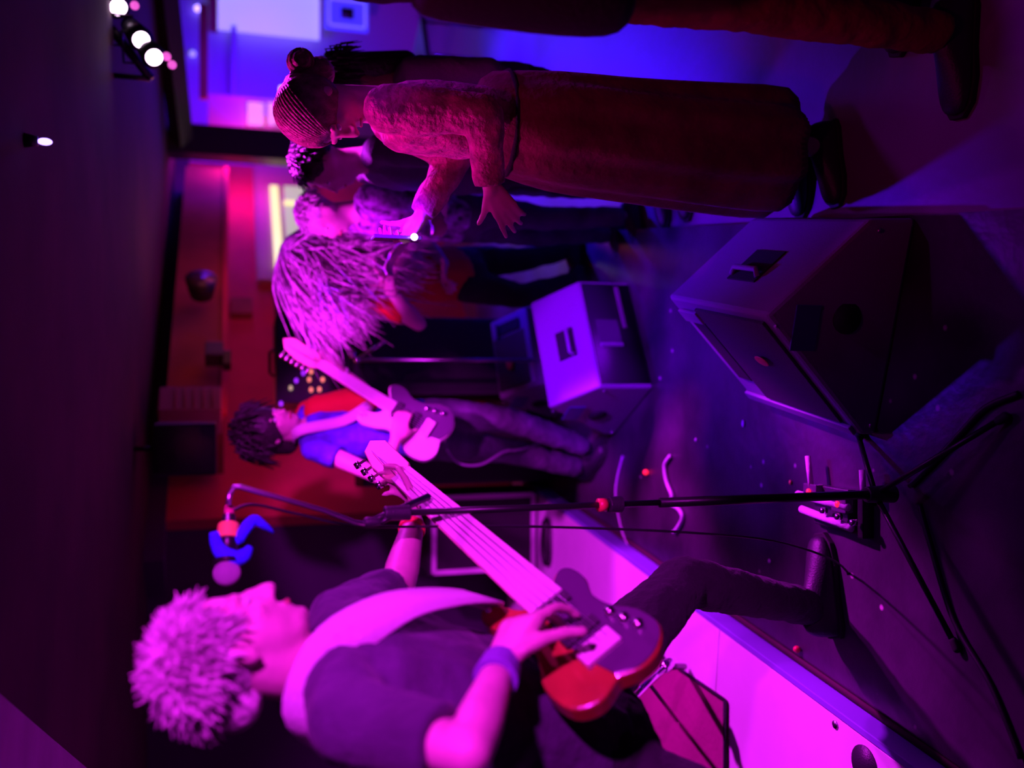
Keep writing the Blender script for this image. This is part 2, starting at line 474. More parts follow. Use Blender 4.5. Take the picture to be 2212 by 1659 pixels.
win = struct(wall_box(545, 350, 700, 618, 0.05).build('window_1', M['window_frame'], shade=False))
ORGW = win
wall_box(583, 404, 613, 580, 0.02, 0.055).build('lit_sash', M['lit_glass'], win, shade=False)
wall_box(613, 404, 660, 440, 0.015, 0.055).build('pane', M['lit_glass_dim'], win, shade=False)
wall_box(613, 446, 690, 580, 0.015, 0.055).build('pane', M['lit_glass_dim'], win, shade=False)
wall_box(613, 438, 650, 448, 0.03, 0.055).build('glazing_bar', M['lit_glass'], win, shade=False)
wall_box(548, 352, 556, 616, 0.03, 0.055).build('frame_head', M['window_frame'], win, shade=False)
for (x, y) in ((632, 520), (642, 532)):
    p = on_wall(x, y, 0.25)
    o = MB().ell(p, (0.03, 0.03, 0.03)).build('bulb_lamp', mat('bulb_glow', (1, 1, .8), emit=(1, .9, .7), estr=3), origin=p)
    tag(o, 'small round glowing bulb in front of the lit window, %s of two' % ('upper' if x < 640 else 'lower'), 'lamp')
# dark shelf/equipment under the wall
o = wall_box(590, 622, 700, 705, 0.14).build('wall_cabinet', M['black_plastic'], bevel=0.006)
tag(o, 'small dark cabinet on the red wall beside the lit window', 'cabinet')
o = wall_box(498, 655, 545, 690, 0.06); o = o.build('wall_box', M['brown_paint'], bevel=0.004)
tag(o, 'small dark red box fixed high on the red wall', 'box')
# dark lamp hanging from the soffit
def soffit_pt(x, y, off):
    d = at(x, y, 1.0) - CAM; base = s_mid - wn * off
    return CAM + d * ((base - CAM).dot(wn) / d.dot(wn))


p = soffit_pt(435, 618, 0.10)
t = thing('wall_spotlight', p, 'black round spotlight on the brown boxing above the red wall', 'spotlight')
MB().frus(p - wn * 0.06, p + wn * 0.08, 0.105, 0.075, 24).build('lamp_head', M['black_plastic'], t)
MB().frus(p - wn * 0.062, p - wn * 0.06, 0.085, 0.085, 24).build('lens', M['dark_lacquer'], t)
p = soffit_pt(463, 765, 0.08)
t = thing('wall_speaker', p, 'small black speaker bracketed low on the brown boxing', 'speaker')
MB().box(p, (0.13, 0.1, 0.11), (wdir, wn, V((0, 0, 1)))).build('cabinet', M['black_plastic'], t, bevel=0.006)
MB().box(p + V((0, 0, -0.075)) + wdir * -0.06, (0.13, 0.06, 0.05), (wdir, wn, V((0, 0, 1)))).build('bracket', M['black_metal'], t, bevel=0.004)
p = soffit_pt(412, 888, 0.10)
t = thing('air_conditioner', p, 'pale boxy wall unit at the left end of the brown boxing', 'air conditioner')
MB().box(p, (0.20, 0.2, 0.34), (wdir, wn, V((0, 0, 1)))).build('housing', mat('dull_cream_housing', (0.42, 0.16, 0.18), 0.6), t, bevel=0.01)
lv = MB()
for i in range(5):
    lv.box(p - wn * 0.102 + V((0, 0, -0.12 + i * 0.05)), (0.17, 0.008, 0.008), (wdir, wn, V((0, 0, 1))))
lv.build('louvres', M['brown_paint'], t)
p = at(402, 968, 5.2)
t = thing('hanging_loudspeaker', p, 'large black loudspeaker hung from the ceiling at the end of the red wall', 'speaker')
MB().box(p, (0.27, 0.26, 0.31)).build('cabinet', M['black_carpet'], t, bevel=0.01)
MB().box(p - V((0, 0.135, 0)), (0.24, 0.012, 0.28)).build('grille', M['grille'], t)
MB().tube([p + V((0, 0, 0.15)), p + V((0, 0, ZC - p.z))], 0.012).build('bracket', M['black_metal'], t)

# back room: screen, signs, picture
p0, p1 = at(470, 62, 9.4), at(690, -60, 9.4)
t = thing('projection_screen', V(((p0.x + p1.x) / 2, 9.4, p1.z)), 'glowing pale screen on the blue wall of the back room', 'screen')
MB().box(((p0.x + p1.x) / 2, 9.42, (p0.z + p1.z) / 2), (abs(p1.x - p0.x), 0.02, abs(p0.z - p1.z))).build('screen', M['screen'], t)
MB().box(((p0.x + p1.x) / 2, 9.40, p0.z + 0.04), (abs(p1.x - p0.x) + 0.06, 0.08, 0.08)).build('roller', M['brown_paint'], t, bevel=0.006)
MB().box(((p0.x + p1.x) / 2, 9.40, p1.z - 0.015), (abs(p1.x - p0.x), 0.04, 0.03)).build('bottom_bar', M['white_cloth'], t, bevel=0.004)
# blue speaker/box with face, glow added to panel and border
p0, p1 = at(703, 60, 8.9), at(795, 4, 8.9)
c = (p0 + p1) / 2
t = thing('blue_box', c, 'blue square box with a lighter border beside the pale screen', 'sign')
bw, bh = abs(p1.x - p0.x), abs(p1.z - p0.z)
MB().box(c, (bw, 0.06, bh)).build('panel', M['box_blue'], t, bevel=0.006)
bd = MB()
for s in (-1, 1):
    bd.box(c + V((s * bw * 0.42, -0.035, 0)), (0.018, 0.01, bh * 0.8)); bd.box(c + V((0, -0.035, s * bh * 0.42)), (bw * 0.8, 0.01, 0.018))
bd.build('border', mat('pale_blue_border', (0.3, 0.3, 1), emit=(0.2, 0.14, 1), estr=0.9), t)
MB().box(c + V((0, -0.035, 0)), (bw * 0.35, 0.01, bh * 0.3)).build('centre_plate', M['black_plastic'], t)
# pink notices
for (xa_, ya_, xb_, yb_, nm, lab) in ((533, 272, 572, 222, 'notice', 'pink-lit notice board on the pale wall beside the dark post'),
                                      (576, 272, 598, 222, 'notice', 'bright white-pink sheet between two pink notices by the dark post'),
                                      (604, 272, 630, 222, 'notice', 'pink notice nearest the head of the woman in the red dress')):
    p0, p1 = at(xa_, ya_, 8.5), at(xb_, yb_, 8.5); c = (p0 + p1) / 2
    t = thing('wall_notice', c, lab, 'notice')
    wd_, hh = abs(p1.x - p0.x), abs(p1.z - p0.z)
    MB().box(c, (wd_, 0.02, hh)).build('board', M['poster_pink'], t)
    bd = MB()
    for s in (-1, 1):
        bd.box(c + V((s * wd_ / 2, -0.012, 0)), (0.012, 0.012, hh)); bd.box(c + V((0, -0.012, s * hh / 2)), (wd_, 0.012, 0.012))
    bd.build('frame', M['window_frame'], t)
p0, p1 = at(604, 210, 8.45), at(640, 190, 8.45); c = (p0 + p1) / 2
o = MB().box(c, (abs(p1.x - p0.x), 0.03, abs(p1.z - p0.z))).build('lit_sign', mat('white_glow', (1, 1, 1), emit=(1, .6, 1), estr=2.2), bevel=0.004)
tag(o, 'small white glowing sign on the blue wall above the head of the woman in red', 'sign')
p0, p1 = at(470, 60, 8.3), at(470, 215, 8.3)
# thin blue shelf
c = (at(500, 70, 9.3) + at(500, 150, 9.3)) / 2
o = MB().box(at(505, 150, 9.45), (0.8, 0.16, 0.05)).build('blue_shelf', M['blue_wall'], bevel=0.004)
tag(o, 'long shelf across the blue wall below the screen', 'shelf')

# ================================================================== LAMPS ON THE CEILING
bar_a, bar_b = at(195, -60, 4.25), at(372, 165, 4.25)
t = thing('lamp_bar', (bar_a + bar_b) / 2, 'black bar under the ceiling that carries the row of stage lamps', 'lamp bar')
hb = V((0, 0.06, 0.09))
MB().tube([bar_a + hb, bar_b + hb], 0.02).build('bar', M['black_metal'], t)
MB().tube([bar_b + hb, V((bar_b.x, bar_b.y + 0.06, ZC))], 0.012).build('hanger', M['black_metal'], t)
lamps = [(196, -22, 'led', 'stage lamp farthest right, cut by the picture edge, glowing pink white'),
         (256, 16, 'led', 'second stage lamp from the picture edge, largest and brightest pink-white'),
         (305, 86, 'led', 'third stage lamp of the row, glowing pink-white'),
         (333, 124, 'led', 'last brightly glowing stage lamp, nearest the middle of the room')]
for (x, y, mk, lab) in lamps:
    p = at(x, y, 4.2)
    aim = (V((-0.6, 2.4, 0.9)) - p).normalized()
    aim = (aim + (CAM - p).normalized() * 0.2).normalized()
    t = thing('stage_lamp', p, lab, 'stage lamp', 'stage lamps in a row under the ceiling')
    MB().frus(p - aim * 0.15, p - aim * 0.004, 0.036, 0.052, 24).build('housing', M['black_metal'], t)
    MB().frus(p - aim * 0.004, p + aim * 0.004, 0.034, 0.034, 24).build('lens', M['led'], t)
    a_, b_, d_ = frame_of(aim)
    yk = MB()
    yk.tube([p - aim * 0.08 + a_ * 0.065, p - aim * 0.08 + a_ * 0.07 + V((0, 0, 0.1)), p - aim * 0.08 - a_ * 0.07 + V((0, 0, 0.1)), p - aim * 0.08 - a_ * 0.065], 0.006, 6)
    yk.build('yoke', M['black_metal'], t)
for (x, y) in ((360, 122), (372, 140), (291, 12)):
    p = at(x, y, 4.2)
    o = MB().frus(p, p + (CAM - p).normalized() * 0.02, 0.018, 0.018).build('indicator_lamp', M['led_dim'])
    tag(o, {360: 'dim pink pin lamp right beside the last glowing stage lamp', 372: 'lowest dim pink pin lamp below the row of stage lamps', 291: 'dim pink pin lamp beside the largest stage lamp'}[x], 'lamp')
p = G(97, 306, ZC - 0.045)
t = thing('blue_pin_lamp', p, 'tiny bright blue lamp alone on the dark ceiling', 'lamp')
dd = (CAM - p).normalized()
MB().ell(p, (0.009, 0.009, 0.017)).build('bulb', M['led_blue'], t)
MB().frus(p + V((0, 0, 0.015)), p + V((0, 0, ZC - p.z)), 0.012, 0.018).build('holder', M['black_plastic'], t)
for (x, y, lab) in ((427, 18, 'white-blue pin lamp high on the back room wall'), (416, 116, 'faint pale pin lamp left of the brighter pin lamp in the back room')):
    p = at(x, y, 9.5)
    o = MB().ell(p, (0.03, 0.03, 0.03)).build('pin_lamp', M['led_blue'] if y < 50 else M['screen'])
    tag(o, lab, 'lamp')

# ================================================================== PEOPLE
def face_frame(f, up):
    f = V(f).normalized(); up = V(up); up = (up - f * up.dot(f)).normalized(); r = f.cross(up).normalized()
    return r, f, up          # right, forward, up


def head_blobs(mb, c, f, up, s=1.0):
    r, f, u = face_frame(f, up); c = V(c)
    P = lambda x, y, z: c + (r * x + f * y + u * z) * s
    R = lambda *k: tuple(q * s for q in k)
    ax = (r, f, u)
    mb.ell(P(0, -0.012, 0.030), R(0.076, 0.096, 0.088), ax, 22, 14)          # skull
    mb.ell(P(0, 0.030, -0.025), R(0.062, 0.062, 0.085), ax, 20, 12)          # face
    mb.ell(P(0, 0.050, -0.085), R(0.040, 0.040, 0.030), ax)                  # jaw and chin
    mb.ell(P(0, 0.078, -0.095), R(0.017, 0.016, 0.015), ax)
    mb.cap(P(0, 0.090, 0.010), P(0, 0.112, -0.030), 0.009 * s, 0.013 * s)    # nose
    mb.ell(P(0.013, 0.100, -0.034), R(0.009, 0.010, 0.008), ax); mb.ell(P(-0.013, 0.100, -0.034), R(0.009, 0.010, 0.008), ax)
    mb.cap(P(-0.040, 0.078, 0.026), P(0.040, 0.078, 0.026), 0.012 * s, 0.012 * s)  # brow
    for q in (-1, 1):
        mb.ell(P(q * 0.040, 0.062, -0.018), R(0.020, 0.020, 0.018), ax)      # cheeks
        mb.ell(P(q * 0.078, -0.008, -0.008), R(0.010, 0.020, 0.032), ax)     # ears
    mb.cap(P(-0.018, 0.088, -0.060), P(0.018, 0.088, -0.060), 0.008 * s, 0.008 * s)
    mb.cap(P(-0.014, 0.086, -0.069), P(0.014, 0.086, -0.069), 0.008 * s, 0.008 * s)


def head_details(parent, c, f, up, s=1.0):
    r, f, u = face_frame(f, up); c = V(c)
    P = lambda x, y, z: c + (r * x + f * y + u * z) * s
    for q in (-1, 1):
        MB().ell(P(q * 0.030, 0.080, 0.006), (0.013 * s, 0.010 * s, 0.008 * s), (r, f, u)).build('eye', M['eye'], parent)
    m = MB().cap(P(-0.020, 0.094, -0.064), P(0.020, 0.094, -0.064), 0.005 * s, 0.005 * s)
    m.build('lips', M['lip'], parent)


def hand_blobs(mb, wrist, d, pn, s=1.0, curl=(0.5, 0.6, 0.65, 0.7), thumb=0.6, side=1, spread=0.12):
    """palm with four fingers and a thumb. d: towards fingers, pn: direction the palm faces, side: +1 thumb on the d x pn side"""
    d = V(d).normalized(); pn = V(pn); pn = (pn - d * pn.dot(d)).normalized(); t = d.cross(pn).normalized() * side
    w = V(wrist)
    for k in range(4):
        x = (0.030 - 0.020 * k) * s
        mb.cap(w + t * x * 0.55 + d * 0.01 * s, w + d * 0.082 * s + t * x, 0.0150 * s, 0.0115 * s)
    mb.ell(w + d * 0.05 * s, (0.038 * s, 0.045 * s, 0.014 * s), (t, d, pn))
    lens = [(0.042, 0.026, 0.022), (0.046, 0.030, 0.024), (0.043, 0.028, 0.023), (0.034, 0.021, 0.020)]
    for k in range(4):
        x = (0.030 - 0.020 * k) * s
        p = w + d * 0.088 * s + t * x
        a = 0.0; sp = spread * (1.3 - k)
        for j, L in enumerate(lens[k]):
            a += curl[k] * (0.9, 1.1, 0.8)[j]
            q = (d * math.cos(sp) + t * math.sin(sp)) * math.cos(a) + pn * math.sin(a)
            n = p + q * L * s
            r0 = (0.0095, 0.0085, 0.0078)[j] * s
            mb.cap(p, n, r0, r0 * 0.92, 10, 3); p = n
    p = w + d * 0.022 * s + t * 0.028 * s
    for j, L in enumerate((0.040, 0.032, 0.026)):
        q = (t * math.cos(0.9 - 0.25 * j) + d * math.sin(0.9 - 0.1 * j)) + pn * thumb * (0.5 + 0.5 * j)
        n = p + q.normalized() * L * s
        r0 = (0.013, 0.0105, 0.009)[j] * s
        mb.cap(p, n, r0, r0 * 0.9, 10, 3); p = n


def torso_rings(spine, side, fwd, n=22):
    """spine: list of (point, half width, half depth)"""
    rings = []
    for p, a, b in spine:
        rings.append([V(p) + side * (math.copysign(abs(math.cos(t)) ** 0.8, math.cos(t)) * a) + fwd * (math.copysign(abs(math.sin(t)) ** 0.9, math.sin(t)) * b)
                      for t in [2 * math.pi * k / n for k in range(n)]])
    return rings


def shoe(parent, ankle, d, zfloor, s=1.0, m='black_plastic', name='shoe'):
    s = s * 1.08
    d = V((d[0], d[1], 0)).normalized(); sd_ = V((-d.y, d.x, 0)); up = V((0, 0, 1)); a = V((ankle[0], ankle[1], zfloor))
    rings = []
    prof = [(-0.085, 0.028, 0.055, 0.0), (-0.07, 0.036, 0.10, 0), (-0.02, 0.038, 0.115, 0), (0.04, 0.040, 0.085, 0), (0.10, 0.047, 0.062, 0), (0.155, 0.043, 0.048, 0), (0.185, 0.024, 0.032, 0)]
    for x, hw, hh, _ in prof:
        c = a + d * x * s
        rg = []
        for k in range(16):
            t = 2 * math.pi * k / 16
            y = math.cos(t) * hw * s; z = max(math.sin(t), -0.35)
            zz = (0.022 + z * (hh - 0.022)) * s if z > 0 else (0.022 + z * 0.03) * s
            rg.append(c + sd_ * y + up * max(zz, 0.012 * s))
        rings.append(rg)
    o = MB().loft(rings).build(name, M[m], parent, subd=1)
    so = MB()
    poly = []
    for x, hw in [(-0.09, 0.026), (-0.06, 0.038), (0.03, 0.040), (0.10, 0.050), (0.16, 0.044), (0.192, 0.020)]:
        poly.append((x, hw))
    pts = [a + d * x * s + sd_ * h * s for x, h in poly] + [a + d * x * s - sd_ * h * s for x, h in reversed(poly)]
    so.prism(pts, (0, 0, 0.016 * s)).build('sole', M['rubber'], o, bevel=0.003)
    return o


def hair_shell(parent, c, f, up, s, m, locks=90, length=0.05, vol=1.0, back=0.0, seed=1, droop=0.5, name='hair', front=0.25, rad=0.006):
    """tufted hair: a cap over the skull plus tapering locks"""
    rnd = random.Random(seed)
    r, f, u = face_frame(f, up); c = V(c)
    mb = MB()
    cc = c + (f * -0.022 + u * 0.042) * s
    mb.ell(cc, (0.083 * s * vol, 0.098 * s * vol, 0.088 * s * vol), (r, f, u), 22, 14)
    if back:
        mb.cap(cc - f * 0.04 * s, cc - f * 0.06 * s - u * back, 0.07 * s * vol, 0.05 * s * vol)
    for i in range(locks):
        th = rnd.uniform(0, 2 * math.pi); ph = rnd.uniform(-0.25, 1.5)
        dx = math.cos(th) * math.cos(ph); dy = math.sin(th) * math.cos(ph); dz = math.sin(ph)
        if dy > front and dz < 0.55:
            continue
        n = (r * dx + f * dy + u * dz).normalized()
        p = cc + (r * dx * 0.080 + f * dy * 0.094 + u * dz * 0.084) * s * vol
        L = length * rnd.uniform(0.6, 1.3)
        tang = (n + V((rnd.uniform(-1, 1), rnd.uniform(-1, 1), rnd.uniform(-1, 1))) * 0.6).normalized()
        p1 = p + tang * L * 0.45; p2 = p1 + (tang * (1 - droop) - V((0, 0, 1)) * droop).normalized() * L * 0.6
        mb.tube([p - n * 0.01, p1, p2], [rad * 1.5, rad * 1.2, rad * 0.3], 6)
    return mb.build(name, M[m], parent)


def mid(a, b, t=0.5):
    return V(a) * (1 - t) + V(b) * t


def person(rootname, loc, label, J, face, headup, s=1.0, skin='skin', shirt='black_cloth', trousers='black_cloth', shoes='black_plastic',
           hair='dark_hair', hairkw=None, hands=None, sleeve=0.5, vox=0.012, zfloor=0.0, footdir=None, chest_w=0.17, chest_d=0.105,
           belly=0.0, group=None, head_s=None, shirt_hem=0.0, skip_legs=False, no_trousers=False, arm=1.0, cat='person', torso_cloth=True, fold=0.02):
    """J: joints in world space (neck, head, shL, shR, elL, elR, wrL, wrR, hip, hipL, hipR, knL, knR, anL, anR)"""
    J = {k: V(v) for k, v in J.items()}
    hs = head_s or s
    root = thing(rootname, loc, label, cat, group)
    neck, hip = J['neck'], J['hip']
    side = (J['shR'] - J['shL']); sp = (neck - hip).normalized(); side = (side - sp * side.dot(sp)).normalized(); fwd = sp.cross(side).normalized()
    if fwd.dot(V(face)) < 0 and 'fwd' not in J:
        fwd = -fwd
    # ---- body, one continuous skin
    b = MB()
    head_blobs(b, J['head'], face, headup, hs)
    b.cap(neck - sp * 0.03, J['head'] - V(headup).normalized() * 0.03 * hs - V(face).normalized() * 0.012, 0.058 * s, 0.052 * s)
    sh = mid(J['shL'], J['shR'])
    b.loft(torso_rings([(hip - sp * 0.06 * s, 0.10 * s, 0.08 * s), (hip, 0.14 * s, 0.10 * s), (mid(hip, sh, .4), 0.12 * s, 0.085 * s), (mid(hip, sh, .8), 0.145 * s, 0.095 * s), (sh - sp * 0.01, 0.14 * s, 0.075 * s), (mid(sh, neck, .9), 0.06 * s, 0.055 * s)], side, fwd))
    for q in 'LR':
        b.cap(mid(sh, J['sh' + q], .6), J['sh' + q], 0.05 * s, 0.047 * s)
        b.cap(J['sh' + q], J['el' + q], 0.046 * s, 0.036 * s)
        m_ = mid(J['el' + q], J['wr' + q], .3)
        b.cap(J['el' + q], m_, 0.036 * s, 0.038 * s); b.cap(m_, J['wr' + q], 0.038 * s, 0.025 * s)
        if hands and q in hands:
            hk = dict(hands[q]); hand_blobs(b, J['wr' + q], hk.pop('d'), hk.pop('pn'), s * hk.pop('hs', 1.02), **hk)
        else:
            d = (J['wr' + q] - J['el' + q]).normalized()
            hand_blobs(b, J['wr' + q], d, fwd if abs(d.dot(fwd)) < .9 else V((0, 0, -1)), s, side=1 if q == 'L' else -1)
        if not skip_legs:
            b.cap(J['hip' + q], J['kn' + q], 0.074 * s, 0.05 * s); b.cap(J['kn' + q], J['an' + q], 0.048 * s, 0.034 * s)
    b.build('body', M[skin], root, remesh=vox, smooth=2)
    head_details(root, J['head'], face, headup, hs)
    # ---- shirt
    if torso_cloth:
        c = MB()
        rings = [(hip - sp * (0.03 + shirt_hem) * s, 0.165 * s, 0.118 * s + belly * .6), (hip + sp * 0.02, 0.160 * s, 0.118 * s + belly), (mid(hip, sh, .35), 0.152 * s, 0.112 * s + belly), (mid(hip, sh, .7), chest_w * s, chest_d * s * 1.08),
                 (sh - sp * 0.03 * s, chest_w * 0.98 * s, chest_d * s), (sh + sp * 0.012 * s, 0.130 * s, chest_d * .8 * s), (mid(sh, neck, .62), 0.073 * s, 0.068 * s)]
        c.loft(torso_rings(rings, side, fwd))
        for q in 'LR':
            c.cap(mid(sh, J['sh' + q], .5), J['sh' + q], 0.068 * s, 0.064 * s)
            if sleeve > 0:
                e = mid(J['sh' + q], J['el' + q], min(sleeve, 1.0))
                if sleeve <= 1:
                    c.frus(J['sh' + q], e, 0.062 * s, (0.062 - 0.006 * sleeve) * s)
                else:
                    c.cap(J['sh' + q], J['el' + q], 0.062 * s * arm, 0.052 * s * arm)
                    c.frus(J['el' + q], mid(J['el' + q], J['wr' + q], sleeve - 1), 0.052 * s * arm, 0.038 * s * arm)
        c.build('shirt', M[shirt], root, remesh=vox, smooth=3, disp=fold, dscale=0.09)
    # ---- trousers and shoes
    if not skip_legs and no_trousers:
        for i, q in enumerate('LR'):
            shoe(root, J['an' + q], (footdir[i] if footdir else fwd), zfloor, s, shoes)
    if not skip_legs and not no_trousers:
        t = MB()
        t.loft(torso_rings([(hip + sp * 0.06 * s, 0.150 * s, 0.108 * s), (hip - sp * 0.02 * s, 0.165 * s, 0.115 * s), (hip - sp * 0.11 * s, 0.155 * s, 0.112 * s)], side, fwd))
        for q in 'LR':
            t.cap(J['hip' + q], mid(J['hip' + q], J['kn' + q], .5), 0.090 * s, 0.078 * s); t.cap(mid(J['hip' + q], J['kn' + q], .5), J['kn' + q], 0.078 * s, 0.062 * s)
            t.cap(J['kn' + q], mid(J['kn' + q], J['an' + q], .3), 0.062 * s, 0.061 * s)
            t.frus(mid(J['kn' + q], J['an' + q], .3), mid(J['kn' + q], J['an' + q], 1.0), 0.061 * s, 0.052 * s)
        t.build('trousers', M[trousers], root, remesh=vox, smooth=2, disp=fold, dscale=0.07)
        for i, q in enumerate('LR'):
            fd = (footdir[i] if footdir else fwd)
            shoe(root, J['an' + q], fd, zfloor, s, shoes)
    if hair:
        kw = dict(locks=70, length=0.05, vol=1.0, seed=3); kw.update(hairkw or {})
        hair_shell(root, J['head'], face, headup, hs, hair, **kw)
    root['_'] = 0
    del root['_']
    return root


def standing(x, y, z0, H, yaw, arms='down', lean=0.0, **o):
    """default joints for a standing figure facing yaw (radians, 0 = towards +X)"""
    s = H / 1.75
    f = V((math.cos(yaw), math.sin(yaw), 0)); r = V((f.y, -f.x, 0)); B = V((x, y, z0)); U = V((0, 0, 1))
    P = lambda a, b, c: B + (r * a + f * (b + lean * max(c - 0.9, 0)) + U * c) * s
    J = dict(hip=P(0, 0, .95), neck=P(0, 0, 1.47), head=P(0, .035, 1.615), shR=P(.185, 0, 1.42), shL=P(-.185, 0, 1.42), hipR=P(.085, 0, .90), hipL=P(-.085, 0, .90),
             knR=P(.10, .03, .49), knL=P(-.10, .03, .49), anR=P(.11, 0, .09), anL=P(-.11, 0, .09))
    if arms == 'down':
        J.update(elR=P(.235, -.02, 1.13), elL=P(-.235, -.02, 1.13), wrR=P(.24, .08, .89), wrL=P(-.24, .08, .89))
    elif arms == 'folded':
        J.update(elR=P(.24, .02, 1.14), elL=P(-.24, .02, 1.14), wrR=P(-.02, .20, 1.16), wrL=P(.02, .17, 1.12))
    elif arms == 'up':
        J.update(elR=P(.24, .05, 1.14), elL=P(-.24, .05, 1.14), wrR=P(.14, .24, 1.25), wrL=P(-.14, .24, 1.28))
    J.update(o)
    return J, f, s


# ------------------------------------------------------------------ near bass player
bp_body = at(1240, 1366, 1.72)
bp_head = at(798, 972, 2.52)
bn = (bp_head - bp_body).normalized()                       # along the neck
bf = V((0.62, -0.72, 0.30)); bf = (bf - bn * bf.dot(bn)).normalized()   # face normal of the bass
bs = bf.cross(bn).normalized()                              # across the bass
if bs.z < 0:
    bs = -bs                                                # bs points to the upper (player) side
J = dict(
    head=at(512, 1402, 1.66), neck=at(665, 1440, 1.68), shL=at(735, 1345, 1.86), shR=at(750, 1555, 1.52),
    elL=at(858, 1272, 2.07), wrL=at(893, 1130, 2.26), elR=at(1010, 1625, 1.36), wrR=at(1082, 1436, 1.60),
    hip=at(1235, 1580, 1.86), hipL=at(1265, 1475, 1.96), hipR=at(1300, 1670, 1.80),
    knL=at(1480, 1255, 2.22), anL=at(1715, 1312, 2.50), knR=at(1640, 1800, 1.62), anR=at(2090, 1850, 1.62))
J['anR'].z = 0.10; J['anL'].z = 0.10
fc = V((0.93, 0.28, -0.25)); hu = V((0.35, 0.05, 0.93))
whR = at(1138, 1325, 1.68) - J['wrR']
bass_player = person('bassist', (J['hip'].x, J['hip'].y, 0.0), 'person with bushy pale hair, dark t-shirt, singing at the microphone and playing a bass', J, fc, hu,
                     s=1.08, head_s=0.98, shirt='grey_shirt', trousers='black_cloth', hair=None, vox=0.0075, sleeve=0.78, belly=0.0,
                     hands=dict(R=dict(d=whR, pn=-bf * 0.8 - V((0, 0, .5)), curl=(0.45, 0.6, 0.7, 0.75), side=-1, thumb=0.5, hs=1.16),
                                L=dict(d=(at(888, 1040, 2.36) - J['wrL']), pn=V((0.2, 0.2, 1)), curl=(0.55, 0.6, 0.65, 0.7), side=1, thumb=0.6)),
                     chest_w=0.17, chest_d=0.10, footdir=[(1, 0.25), (1, -0.2)])
hr = hair_shell(bass_player, J['head'] + V((-0.006, 0, -0.005)), fc, hu, 1.0, 'grey_hair', locks=3000, length=0.036, vol=0.99, seed=5, droop=0.4, front=0.66, rad=0.0026, back=0.05)
d = (J['wrR'] - J['elR']).normalized()
MB().frus(mid(J['elR'], J['wrR'], .80), mid(J['elR'], J['wrR'], 1.02), 0.041, 0.036, 24).build('wristband', mat('violet_wristband', (0.20, 0.10, 0.42), 0.8, bump=0.4), bass_player, bevel=0.003)
d = (J['wrL'] - J['elL']).normalized()
MB().frus(J['wrL'] - d * 0.03, J['wrL'] - d * 0.012, 0.034, 0.033, 24).build('bracelet', M['red_plastic'], bass_player, bevel=0.002)

